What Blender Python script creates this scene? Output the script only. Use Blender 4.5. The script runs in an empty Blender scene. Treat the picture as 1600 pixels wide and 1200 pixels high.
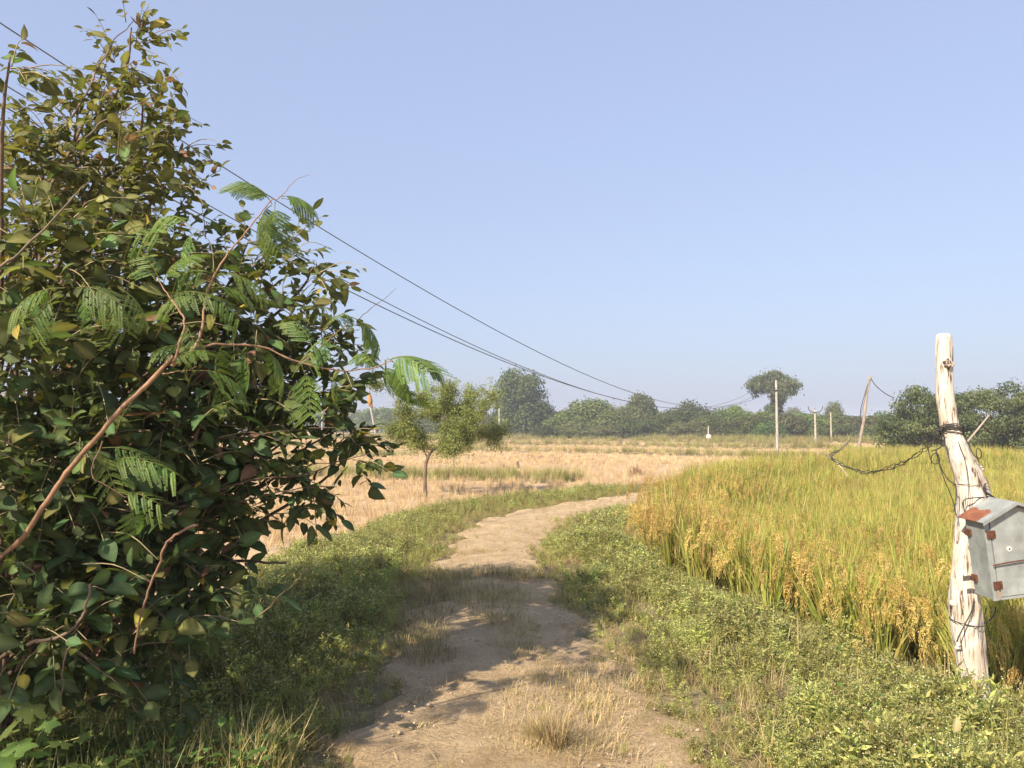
import bpy, math
import numpy as np
from mathutils import Vector, noise as mnoise

R = math.radians
rng = np.random.default_rng(7)
sc = bpy.context.scene
COL = sc.collection

# ------------------------------------------------------------------ camera
EYE = 1.6
PITCH = R(3.05)
cam = bpy.data.cameras.new('camera')
cam.sensor_width = 36.0
cam.lens = 27.0
cam.clip_start = 0.05
cam.clip_end = 20000
camo = bpy.data.objects.new('camera', cam)
COL.objects.link(camo)
camo.location = (0, 0, EYE)
camo.rotation_euler = (R(90) + PITCH, 0, 0)
sc.camera = camo

# ------------------------------------------------------------------ sky, sun, exposure
SUN_EL = R(37)
SUN_FROM = np.array([-0.62, -0.785])          # the sun stands behind the viewer, to the left
az = math.atan2(SUN_FROM[0], SUN_FROM[1])
w = bpy.data.worlds.new('World')
sc.world = w
w.use_nodes = True
nt = w.node_tree
nt.nodes.clear()
sky = nt.nodes.new('ShaderNodeTexSky')
sky.sky_type = 'NISHITA'
sky.sun_disc = False
sky.sun_elevation = SUN_EL
sky.sun_rotation = az
sky.altitude = 0
sky.air_density = 1.5
sky.dust_density = 2.0
sky.ozone_density = 6.0
bg = nt.nodes.new('ShaderNodeBackground')
bg.inputs['Strength'].default_value = 0.10
wo = nt.nodes.new('ShaderNodeOutputWorld')
hsv = nt.nodes.new('ShaderNodeHueSaturation')
hsv.inputs['Saturation'].default_value = 0.80
veil = nt.nodes.new('ShaderNodeMix')                 # an even veil of high morning haze over the whole sky
veil.data_type = 'RGBA'
veil.inputs['Factor'].default_value = 0.60
veil.inputs[7].default_value = (2.85, 3.30, 4.95, 1)
nt.links.new(sky.outputs[0], hsv.inputs['Color'])
nt.links.new(hsv.outputs[0], veil.inputs[6])
nt.links.new(veil.outputs[2], bg.inputs[0])
nt.links.new(bg.outputs[0], wo.inputs[0])

sl = bpy.data.lights.new('sun', 'SUN')
sl.energy = 5.0
sl.angle = R(0.6)
sl.color = (1.0, 0.87, 0.69)
so = bpy.data.objects.new('sun', sl)
COL.objects.link(so)
sd = Vector((SUN_FROM[0] * math.cos(SUN_EL), SUN_FROM[1] * math.cos(SUN_EL), math.sin(SUN_EL)))
so.rotation_euler = sd.to_track_quat('Z', 'Y').to_euler()
so.location = sd * 50

vs = sc.view_settings
vs.view_transform = 'Standard'
vs.look = 'None'
vs.gamma = 1.0
vs.use_curve_mapping = False
vs.exposure = 0.9
sc.cycles.max_bounces = 6
sc.cycles.diffuse_bounces = 3
sc.cycles.transmission_bounces = 4
sc.cycles.transparent_max_bounces = 4
sc.cycles.volume_bounces = 0

# ------------------------------------------------------------------ helpers: rays, ground
FOC = 1200.0
cp, sp = math.cos(PITCH), math.sin(PITCH)


def ray(px, py):
    u = (px - 800) / FOC
    v = (600 - py) / FOC
    return np.array([u, -sp * v + cp, cp * v + sp])


def at(px, py, Y):
    d = ray(px, py)
    return np.array([0, 0, EYE]) + d * (Y / d[1])


def gp(px, py, z=0.0):
    d = ray(px, py)
    return np.array([0, 0, EYE]) + d * ((z - EYE) / d[2])


def project(P):
    P = np.atleast_2d(P)
    q = P - np.array([0, 0, EYE])
    dep = q[:, 1] * cp + q[:, 2] * sp
    up = -q[:, 1] * sp + q[:, 2] * cp
    dep = np.where(dep < 0.05, 0.05, dep)
    return 800 + FOC * q[:, 0] / dep, 600 - FOC * up / dep, dep


TRACK = np.array([(-0.35, -6), (-0.2, 0), (-0.02, 3.5), (-0.16, 5.6), (-0.27, 8.0), (-0.25, 9.8), (0.08, 12.2),
                  (0.95, 14.2), (2.4, 16.0), (4.2, 18.5), (6.2, 21.3), (9, 24.2), (14, 27.4), (24, 31)], float)


def catmull(P, n):
    P = np.asarray(P, float)
    Q = np.vstack([2 * P[0] - P[1], P, 2 * P[-1] - P[-2]])
    out = []
    m = len(P) - 1
    for i in range(m):
        p0, p1, p2, p3 = Q[i], Q[i + 1], Q[i + 2], Q[i + 3]
        for t in np.linspace(0, 1, n, endpoint=False):
            out.append(0.5 * ((2 * p1) + (-p0 + p2) * t + (2 * p0 - 5 * p1 + 4 * p2 - p3) * t * t + (-p0 + 3 * p1 - 3 * p2 + p3) * t ** 3))
    out.append(P[-1])
    return np.array(out)


TC = catmull(TRACK, 10)


def track_dist(x, y):
    x = np.asarray(x, float); y = np.asarray(y, float)
    sh = x.shape
    p = np.stack([x.ravel(), y.ravel()], 1)
    best = np.full(len(p), 1e9); side = np.zeros(len(p))
    for a, b in zip(TC[:-1], TC[1:]):
        d = b - a
        L = (d ** 2).sum()
        t = np.clip(((p - a) @ d) / L, 0, 1)
        q = p - a - t[:, None] * d
        r = np.hypot(q[:, 0], q[:, 1])
        s = np.sign(d[1] * q[:, 0] - d[0] * q[:, 1])   # + to the right
        m = r < best
        best[m] = r[m]; side[m] = s[m]
    return best.reshape(sh), side.reshape(sh)


def smooth(a, b, x):
    t = np.clip((x - a) / (b - a), 0, 1)
    return t * t * (3 - 2 * t)


FIELD_Z = -0.45


def wob(x, y):
    return (0.030 * np.sin(1.7 * x + 0.9 * y) * np.cos(1.1 * y - 0.6 * x) + 0.018 * np.sin(3.9 * x - 2.3 * y + 1) + 0.012 * np.sin(6.1 * y + 4.7 * x))


def hgt(x, y, d=None):
    x = np.asarray(x, float); y = np.asarray(y, float)
    if d is None:
        d, _ = track_dist(x, y)
    return FIELD_Z * smooth(1.9, 3.6, d) + wob(x, y) * smooth(0.5, 1.2, d) * (0.3 + 0.7 * (1 - smooth(3, 6, d)))


def on_ground(x, y):
    return np.array([x, y, float(hgt(np.array([x]), np.array([y]))[0])])


# ------------------------------------------------------------------ helpers: meshes
class MB:
    """collects quads, triangles and one tint per vertex for ONE mesh"""

    def __init__(self):
        self.V = []; self.Q = []; self.T = []; self.C = []; self.n = 0; self.M = []; self.MT = []

    def add(self, V, Q=None, T=None, C=(0.5, 0.5, 0.5), m=0):
        V = np.asarray(V, float).reshape(-1, 3)
        C = np.asarray(C, float)
        if C.ndim == 1:
            C = np.tile(C, (len(V), 1))
        self.V.append(V); self.C.append(C)
        if Q is not None and len(Q):
            Q = np.asarray(Q, int).reshape(-1, 4)
            self.Q.append(Q + self.n); self.M.append(np.full(len(Q), m))
        if T is not None and len(T):
            T = np.asarray(T, int).reshape(-1, 3)
            self.T.append(T + self.n); self.MT.append(np.full(len(T), m))
        self.n += len(V)

    def mesh(self, name, mats, smooth_=True):
        V = np.vstack(self.V); C = np.vstack(self.C)
        Q = np.vstack(self.Q) if self.Q else np.zeros((0, 4), int)
        T = np.vstack(self.T) if self.T else np.zeros((0, 3), int)
        me = bpy.data.meshes.new(name)
        me.vertices.add(len(V)); me.vertices.foreach_set('co', V.astype(np.float32).ravel())
        nl = 4 * len(Q) + 3 * len(T)
        me.loops.add(nl)
        me.loops.foreach_set('vertex_index', np.concatenate([Q.ravel(), T.ravel()]).astype(np.int32))
        me.polygons.add(len(Q) + len(T))
        st = np.concatenate([np.arange(len(Q)) * 4, 4 * len(Q) + np.arange(len(T)) * 3]).astype(np.int32)
        me.polygons.foreach_set('loop_start', st)
        if not isinstance(mats, (list, tuple)):
            mats = [mats]
        for m in mats:
            me.materials.append(m)
        mi = np.concatenate(self.M + self.MT) if (self.M or self.MT) else np.zeros(0)
        me.polygons.foreach_set('material_index', mi.astype(np.int32))
        me.polygons.foreach_set('use_smooth', np.full(len(Q) + len(T), smooth_))
        a = me.attributes.new('tint', 'FLOAT_COLOR', 'POINT')
        a.data.foreach_set('color', np.hstack([C, np.ones((len(C), 1))]).astype(np.float32).ravel())
        me.update(calc_edges=True)
        me.validate()
        return me

    def obj(self, name, mats, parent=None, smooth_=True):
        return link(name, self.mesh(name, mats, smooth_), parent)


def link(name, me, parent=None):
    o = bpy.data.objects.new(name, me)
    COL.objects.link(o)
    if parent is not None:
        o.parent = parent
    return o


def tag(o, label=None, cat=None, group=None, kind=None):
    if label: o['label'] = label
    if cat: o['category'] = cat
    if group: o['group'] = group
    if kind: o['kind'] = kind
    return o


def empty(name, loc, label, cat, group=None):
    o = bpy.data.objects.new(name, None)
    o.empty_display_size = 0.2
    COL.objects.link(o)
    o.location = loc
    return tag(o, label, cat, group)


def frames(P):
    P = np.asarray(P, float)
    T = np.gradient(P, axis=0)
    T /= np.linalg.norm(T, axis=1)[:, None] + 1e-9
    ref = np.array([0, 0, 1.0]) if abs(T[0][2]) < 0.85 else np.array([0, -1.0, 0])
    N = np.zeros_like(P)
    n = ref - T[0] * (ref @ T[0]); n /= np.linalg.norm(n)
    for i in range(len(P)):
        n = n - T[i] * (n @ T[i]); n /= np.linalg.norm(n) + 1e-9
        N[i] = n
    return T, N, np.cross(T, N)


def tube(mb, P, rad, ns=6, C=(0.3, 0.2, 0.12), cap=True, m=0):
    P = np.asarray(P, float)
    rad = np.broadcast_to(np.asarray(rad, float), (len(P),))
    T, N, B = frames(P)
    a = np.arange(ns) * 2 * math.pi / ns
    V = P[:, None, :] + rad[:, None, None] * (np.cos(a)[None, :, None] * N[:, None, :] + np.sin(a)[None, :, None] * B[:, None, :])
    k = len(P)
    i = np.arange(k - 1)[:, None] * ns; j = np.arange(ns)[None, :]; j2 = (j + 1) % ns
    Q = np.stack([i + j, i + j2, i + ns + j2, i + ns + j], -1).reshape(-1, 4)
    V = V.reshape(-1, 3)
    Tt = []
    if cap:
        V = np.vstack([V, P[:1], P[-1:]])
        for q in range(ns):
            Tt.append((k * ns, (q + 1) % ns, q)); Tt.append((k * ns + 1, (k - 1) * ns + q, (k - 1) * ns + (q + 1) % ns))
    mb.add(V, Q, Tt, C, m)


BOXQ = [(0, 3, 2, 1), (4, 5, 6, 7), (0, 1, 5, 4), (1, 2, 6, 5), (2, 3, 7, 6), (3, 0, 4, 7)]


def box(mb, lo, hi, C=(0.5, 0.5, 0.5), m=0):
    x0, y0, z0 = lo; x1, y1, z1 = hi
    mb.add([(x0, y0, z0), (x1, y0, z0), (x1, y1, z0), (x0, y1, z0), (x0, y0, z1), (x1, y0, z1), (x1, y1, z1), (x0, y1, z1)], BOXQ, None, C, m)


def unit(v):
    v = np.asarray(v, float)
    return v / (np.linalg.norm(v, axis=-1, keepdims=True) + 1e-9)


# ------------------------------------------------------------------ materials
def newmat(name):
    m = bpy.data.materials.new(name)
    m.use_nodes = True
    n = m.node_tree
    n.nodes.clear()
    o = n.nodes.new('ShaderNodeOutputMaterial')
    return m, n, o


def N(n, t, **kw):
    x = n.nodes.new(t)
    for k, v in kw.items():
        if k in x.inputs:
            x.inputs[k].default_value = v
        else:
            setattr(x, k, v)
    return x


def foliage_mat(name, transl=0.3, rough=0.5, var=0.35, hue=0.03, spec=0.35, nscale=9.0, tl_gain=1.6):
    m, n, o = newmat(name)
    a = N(n, 'ShaderNodeAttribute', attribute_name='tint')
    oi = N(n, 'ShaderNodeObjectInfo')
    tc = N(n, 'ShaderNodeTexCoord')
    nz = N(n, 'ShaderNodeTexNoise', Scale=nscale, Detail=3.0)
    n.links.new(tc.outputs['Object'], nz.inputs['Vector'])
    ad = N(n, 'ShaderNodeMath', operation='ADD')
    n.links.new(oi.outputs['Random'], ad.inputs[0]); n.links.new(nz.outputs['Fac'], ad.inputs[1])
    mr = N(n, 'ShaderNodeMapRange')
    for k, v in (('From Min', 0.3), ('From Max', 1.5), ('To Min', 1 - var), ('To Max', 1 + var)):
        mr.inputs[k].default_value = v
    n.links.new(ad.outputs[0], mr.inputs['Value'])
    hm = N(n, 'ShaderNodeMapRange')
    for k, v in (('From Min', 0.0), ('From Max', 1.0), ('To Min', 0.5 - hue), ('To Max', 0.5 + hue)):
        hm.inputs[k].default_value = v
    n.links.new(oi.outputs['Random'], hm.inputs['Value'])
    hs = N(n, 'ShaderNodeHueSaturation')
    n.links.new(a.outputs['Color'], hs.inputs['Color']); n.links.new(mr.outputs[0], hs.inputs['Value']); n.links.new(hm.outputs[0], hs.inputs['Hue'])
    b = N(n, 'ShaderNodeBsdfPrincipled', Roughness=rough)
    b.inputs['Specular IOR Level'].default_value = spec
    n.links.new(hs.outputs[0], b.inputs['Base Color'])
    t = N(n, 'ShaderNodeBsdfTranslucent')
    mx = N(n, 'ShaderNodeMix', data_type='RGBA', blend_type='MULTIPLY')
    mx.inputs['Factor'].default_value = 1.0
    mx.inputs[7].default_value = (tl_gain, tl_gain * 1.05, tl_gain * 0.55, 1)
    n.links.new(hs.outputs[0], mx.inputs[6]); n.links.new(mx.outputs[2], t.inputs['Color'])
    ms = N(n, 'ShaderNodeMixShader', Fac=transl)
    n.links.new(b.outputs[0], ms.inputs[1]); n.links.new(t.outputs[0], ms.inputs[2])
    n.links.new(ms.outputs[0], o.inputs['Surface'])
    return m


def solid_mat(name, c1, c2, scale=8.0, rough=0.85, bump=0.3, bscale=40.0, stretch=(1, 1, 1), spec=0.25, metal=0.0, bdist=0.01, use_tint=False, contrast=(0.35, 0.65)):
    m, n, o = newmat(name)
    tc = N(n, 'ShaderNodeTexCoord')
    mp = N(n, 'ShaderNodeMapping'); mp.inputs['Scale'].default_value = stretch
    n.links.new(tc.outputs['Object'], mp.inputs['Vector'])
    nz = N(n, 'ShaderNodeTexNoise', Scale=scale, Detail=6.0, Roughness=0.65)
    n.links.new(mp.outputs[0], nz.inputs['Vector'])
    cr = N(n, 'ShaderNodeValToRGB')
    cr.color_ramp.elements[0].position = contrast[0]; cr.color_ramp.elements[0].color = (*c1, 1)
    cr.color_ramp.elements[1].position = contrast[1]; cr.color_ramp.elements[1].color = (*c2, 1)
    n.links.new(nz.outputs['Fac'], cr.inputs[0])
    b = N(n, 'ShaderNodeBsdfPrincipled', Roughness=rough, Metallic=metal)
    b.inputs['Specular IOR Level'].default_value = spec
    col = cr.outputs[0]
    if use_tint:
        a = N(n, 'ShaderNodeAttribute', attribute_name='tint')
        mx = N(n, 'ShaderNodeMix', data_type='RGBA', blend_type='MULTIPLY'); mx.inputs['Factor'].default_value = 1.0
        n.links.new(col, mx.inputs[6]); n.links.new(a.outputs['Color'], mx.inputs[7])
        col = mx.outputs[2]
    n.links.new(col, b.inputs['Base Color'])
    nb = N(n, 'ShaderNodeTexNoise', Scale=bscale, Detail=5.0)
    n.links.new(mp.outputs[0], nb.inputs['Vector'])
    bm = N(n, 'ShaderNodeBump', Strength=bump, Distance=bdist)
    n.links.new(nb.outputs['Fac'], bm.inputs['Height']); n.links.new(bm.outputs[0], b.inputs['Normal'])
    n.links.new(b.outputs[0], o.inputs['Surface'])
    return m


M = {}
M['leaf'] = foliage_mat('broad_leaf', 0.30, 0.60, 0.40, 0.016, 0.2, nscale=16)
M['fern'] = foliage_mat('frond_leaf', 0.35, 0.5, 0.25, 0.01, 0.3)
M['rice'] = foliage_mat('rice_leaf', 0.32, 0.5, 0.28, 0.014, 0.3, tl_gain=1.25)
M['weed'] = foliage_mat('weed_leaf', 0.3, 0.55, 0.4, 0.025, 0.25)
M['straw'] = foliage_mat('straw', 0.2, 0.6, 0.3, 0.008, 0.2, tl_gain=1.1)
M['tree'] = foliage_mat('tree_leaf', 0.25, 0.6, 0.4, 0.02, 0.2, nscale=2.0)
M['bark'] = solid_mat('bark', (0.10, 0.07, 0.05), (0.24, 0.17, 0.12), 14, 0.85, 0.5, 50, (1, 1, 0.3), use_tint=False)
M['twig'] = solid_mat('twig', (0.75, 0.75, 0.75), (1.25, 1.2, 1.15), 20, 0.75, 0.3, 60, use_tint=True)
M['flower'] = solid_mat('flower', (0.7, 0.7, 0.6), (0.8, 0.8, 0.72), 5, 0.7, 0.0)
M['concrete'] = solid_mat('concrete', (0.30, 0.27, 0.23), (0.44, 0.40, 0.35), 3, 0.9, 0.2)
M['wood_pole'] = solid_mat('weathered_pole', (0.20, 0.155, 0.12), (0.40, 0.33, 0.27), 6, 0.85, 0.4, 30, (1, 1, 0.15))
M['iron'] = solid_mat('dark_iron', (0.06, 0.055, 0.05), (0.12, 0.10, 0.09), 20, 0.6, 0.2)
M['wire'] = solid_mat('black_wire', (0.018, 0.016, 0.016), (0.05, 0.045, 0.042), 40, 0.55, 0.1, spec=0.4)
M['line'] = solid_mat('aluminium_line', (0.10, 0.10, 0.11), (0.16, 0.16, 0.17), 5, 0.5, 0.0, spec=0.4)
M['rust'] = solid_mat('rust', (0.06, 0.028, 0.02), (0.15, 0.06, 0.036), 40, 0.9, 0.4, 120, bdist=0.003)
M['rust_stain'] = solid_mat('rust_stain', (0.30, 0.25, 0.20), (0.30, 0.19, 0.12), 60, 0.8, 0.1)
M['porcelain'] = solid_mat('porcelain', (0.55, 0.54, 0.5), (0.65, 0.64, 0.6), 5, 0.3, 0.0)
M['nest'] = solid_mat('woven_nest', (0.30, 0.15, 0.06), (0.50, 0.28, 0.12), 30, 0.9, 0.6, 60)


def ground_mat():
    m, n, o = newmat('field_ground')
    g = N(n, 'ShaderNodeNewGeometry')
    a = N(n, 'ShaderNodeAttribute', attribute_name='tint')
    big = N(n, 'ShaderNodeTexNoise', Scale=0.12, Detail=5.0, Roughness=0.6)
    mid = N(n, 'ShaderNodeTexNoise', Scale=2.2, Detail=6.0, Roughness=0.7)
    fine = N(n, 'ShaderNodeTexNoise', Scale=26.0, Detail=4.0, Roughness=0.7)
    for x in (big, mid, fine):
        n.links.new(g.outputs['Position'], x.inputs['Vector'])
    r1 = N(n, 'ShaderNodeMapRange')
    for k, v in (('From Min', 0.3), ('From Max', 0.7), ('To Min', 0.82), ('To Max', 1.15)):
        r1.inputs[k].default_value = v
    n.links.new(big.outputs['Fac'], r1.inputs['Value'])
    r2 = N(n, 'ShaderNodeMapRange')
    for k, v in (('From Min', 0.3), ('From Max', 0.7), ('To Min', 0.75), ('To Max', 1.2)):
        r2.inputs[k].default_value = v
    n.links.new(mid.outputs['Fac'], r2.inputs['Value'])
    r3 = N(n, 'ShaderNodeMapRange')
    for k, v in (('From Min', 0.3), ('From Max', 0.7), ('To Min', 0.8), ('To Max', 1.15)):
        r3.inputs[k].default_value = v
    n.links.new(fine.outputs['Fac'], r3.inputs['Value'])
    m1 = N(n, 'ShaderNodeMath', operation='MULTIPLY'); m2 = N(n, 'ShaderNodeMath', operation='MULTIPLY')
    n.links.new(r1.outputs[0], m1.inputs[0]); n.links.new(r2.outputs[0], m1.inputs[1])
    n.links.new(m1.outputs[0], m2.inputs[0]); n.links.new(r3.outputs[0], m2.inputs[1])
    hs = N(n, 'ShaderNodeHueSaturation')
    n.links.new(a.outputs['Color'], hs.inputs['Color']); n.links.new(m2.outputs[0], hs.inputs['Value'])
    b = N(n, 'ShaderNodeBsdfPrincipled', Roughness=0.95)
    b.inputs['Specular IOR Level'].default_value = 0.1
    n.links.new(hs.outputs[0], b.inputs['Base Color'])
    bm = N(n, 'ShaderNodeBump', Strength=0.6, Distance=0.03)
    n.links.new(fine.outputs['Fac'], bm.inputs['Height']); n.links.new(bm.outputs[0], b.inputs['Normal'])
    n.links.new(b.outputs[0], o.inputs['Surface'])
    return m


M['ground'] = ground_mat()


def track_mat():
    m, n, o = newmat('track_dirt')
    g = N(n, 'ShaderNodeNewGeometry')
    a = N(n, 'ShaderNodeTexNoise', Scale=2.4, Detail=12.0, Roughness=0.78)
    f = N(n, 'ShaderNodeTexNoise', Scale=46.0, Detail=7.0, Roughness=0.8)
    v = N(n, 'ShaderNodeTexVoronoi', Scale=24.0)
    s = N(n, 'ShaderNodeTexNoise', Scale=3.4, Detail=7.0, Roughness=0.75)
    for x in (a, f, v, s):
        n.links.new(g.outputs['Position'], x.inputs['Vector'])
    cr = N(n, 'ShaderNodeValToRGB')
    e = cr.color_ramp.elements
    e[0].position = 0.30; e[0].color = (0.47, 0.325, 0.18, 1)
    e[1].position = 0.60; e[1].color = (0.74, 0.55, 0.335, 1)
    n.links.new(a.outputs['Fac'], cr.inputs[0])
    # litter of dry crushed grass, in patches
    lr = N(n, 'ShaderNodeMapRange')
    for k, q in (('From Min', 0.56), ('From Max', 0.70), ('To Min', 0.0), ('To Max', 0.5)):
        lr.inputs[k].default_value = q
    n.links.new(s.outputs['Fac'], lr.inputs['Value'])
    mx = N(n, 'ShaderNodeMix', data_type='RGBA')
    mx.inputs[7].default_value = (0.36, 0.27, 0.14, 1)
    n.links.new(lr.outputs[0], mx.inputs[0]); n.links.new(cr.outputs[0], mx.inputs[6])
    r3 = N(n, 'ShaderNodeMapRange')
    for k, q in (('From Min', 0.3), ('From Max', 0.7), ('To Min', 0.60), ('To Max', 1.25)):
        r3.inputs[k].default_value = q
    n.links.new(f.outputs['Fac'], r3.inputs['Value'])
    hs = N(n, 'ShaderNodeHueSaturation')
    n.links.new(mx.outputs[2], hs.inputs['Color']); n.links.new(r3.outputs[0], hs.inputs['Value'])
    b = N(n, 'ShaderNodeBsdfPrincipled', Roughness=0.95)
    b.inputs['Specular IOR Level'].default_value = 0.1
    n.links.new(hs.outputs[0], b.inputs['Base Color'])
    su = N(n, 'ShaderNodeMath', operation='ADD'); n.links.new(f.outputs['Fac'], su.inputs[0])
    ml = N(n, 'ShaderNodeMath', operation='MULTIPLY'); ml.inputs[1].default_value = 2.6
    n.links.new(s.outputs['Fac'], ml.inputs[0]); n.links.new(ml.outputs[0], su.inputs[1])
    bm = N(n, 'ShaderNodeBump', Strength=1.0, Distance=0.04)
    n.links.new(su.outputs[0], bm.inputs['Height']); n.links.new(bm.outputs[0], b.inputs['Normal'])
    n.links.new(b.outputs[0], o.inputs['Surface'])
    return m


M['track'] = track_mat()


# ------------------------------------------------------------------ polygons
def in_poly(P, poly):
    poly = np.asarray(poly, float)
    x, y = P[:, 0], P[:, 1]
    ins = np.zeros(len(P), bool)
    j = len(poly) - 1
    for i in range(len(poly)):
        xi, yi = poly[i]; xj, yj = poly[j]
        c = ((yi > y) != (yj > y)) & (x < (xj - xi) * (y - yi) / (yj - yi + 1e-12) + xi)
        ins ^= c
        j = i
    return ins


def fill(poly, density, falloff=None):
    """random points in a world polygon; falloff(y) thins them with distance"""
    poly = np.asarray(poly, float)
    lo, hi = poly.min(0), poly.max(0)
    n = int((hi - lo).prod() * density)
    P = lo + rng.random((n, 2)) * (hi - lo)
    P = P[in_poly(P, poly)]
    if falloff is not None:
        P = P[rng.random(len(P)) < falloff(P)]
    return P


def in_view(P, margin=1.0):
    return (P[:, 1] > 1.0) & (np.abs(P[:, 0]) < 0.70 * P[:, 1] + margin)


RICE = [(1.55, 8.4), (2.0, 11), (2.9, 13.5), (4.2, 17), (5.7, 19.6), (6.7, 20.6), (12.2, 24.6), (18.5, 28), (26, 31),
        (26, 6.0), (8, 5.2), (4.2, 5.15), (3.3, 5.35), (2.55, 5.75), (1.95, 6.7)]

# ------------------------------------------------------------------ ground
STRAW = np.array([0.50, 0.36, 0.215]); SOILG = np.array([0.20, 0.165, 0.09]); MUD = np.array([0.20, 0.15, 0.085])
far = np.concatenate([np.array([60, 80, 110, 150, 220, 320, 500, 900, 1600, 3000.0])])
gx = np.concatenate([-far[::-1], np.arange(-45, -8, 1.5), np.arange(-8, 10, 0.16), np.arange(10, 46, 1.5), far])
gy = np.concatenate([-far[::-1], np.arange(-45, -4, 2.0), np.arange(-4, 24, 0.16), np.arange(24, 60, 0.8), far])
X, Y = np.meshgrid(gx, gy)
D, S = track_dist(X, Y)
Z = hgt(X, Y, D) - 0.06 * (1 - smooth(0.10, 0.50, D))
nx, ny = len(gx), len(gy)
Vg = np.stack([X, Y, Z], -1).reshape(-1, 3)
fw = smooth(2.0, 3.2, D).reshape(-1, 1)
Cg = SOILG * (1 - fw) + STRAW * fw
inr = in_poly(Vg[:, :2], RICE)[:, None]
Cg = np.where(inr, MUD, Cg)
i, j = np.meshgrid(np.arange(ny - 1), np.arange(nx - 1), indexing='ij')
k = (i * nx + j)
mb = MB(); mb.add(Vg, np.stack([k, k + 1, k + nx + 1, k + nx], -1).reshape(-1, 4), None, Cg)
tag(mb.obj('ground', M['ground']), kind='structure')

# ------------------------------------------------------------------ dirt track
mb = MB()
c = catmull(TRACK, 26)
tn = unit(np.gradient(c, axis=0)); nr = np.stack([tn[:, 1], -tn[:, 0]], 1)
tt = np.linspace(-1, 1, 37)
yy = c[:, 1]
hwL = np.interp(yy, [-6, 2, 3.5, 5.5, 8, 9.5, 12, 15, 18], [1.0, 0.95, 0.84, 0.70, 0.58, 0.55, 0.72, 0.8, 0.8])
hwR = np.interp(yy, [-6, 2, 3.5, 5.5, 8, 9.5, 12, 15, 18], [1.2, 1.2, 1.05, 0.88, 0.72, 0.60, 0.78, 0.82, 0.8])
U = np.where(tt[None, :] < 0, tt[None, :] * hwL[:, None], tt[None, :] * hwR[:, None])
ed = 0.10 * np.sin(c[:, 1] * 5.1)[:, None] + 0.07 * np.sin(c[:, 1] * 11.3 + 1)[:, None]
U = U + ed * np.abs(tt[None, :]) ** 2 * np.sign(tt)[None, :]
P = c[:, None, :] + U[..., None] * nr[:, None, :]
rut = -0.030 * np.exp(-((U + 0.42) / 0.16) ** 2) - 0.030 * np.exp(-((U - 0.52) / 0.16) ** 2) + 0.006 * np.sin(7 * P[..., 0] + 3 * P[..., 1]) * np.sin(5 * P[..., 1] - 4 * P[..., 0])
edge = smooth(0.80, 1.0, np.abs(tt))[None, :]
zz = hgt(P[..., 0], P[..., 1]) + 0.040 + rut * 0.8 * (1 - edge) - 0.055 * edge
Vt = np.concatenate([P, zz[..., None]], -1).reshape(-1, 3)
na, nb_ = len(c), len(tt)
i, j = np.meshgrid(np.arange(na - 1), np.arange(nb_ - 1), indexing='ij')
k = i * nb_ + j
mb.add(Vt, np.stack([k, k + 1, k + nb_ + 1, k + nb_], -1).reshape(-1, 4))
tag(mb.obj('dirt_track', M['track']), kind='structure')


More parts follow.
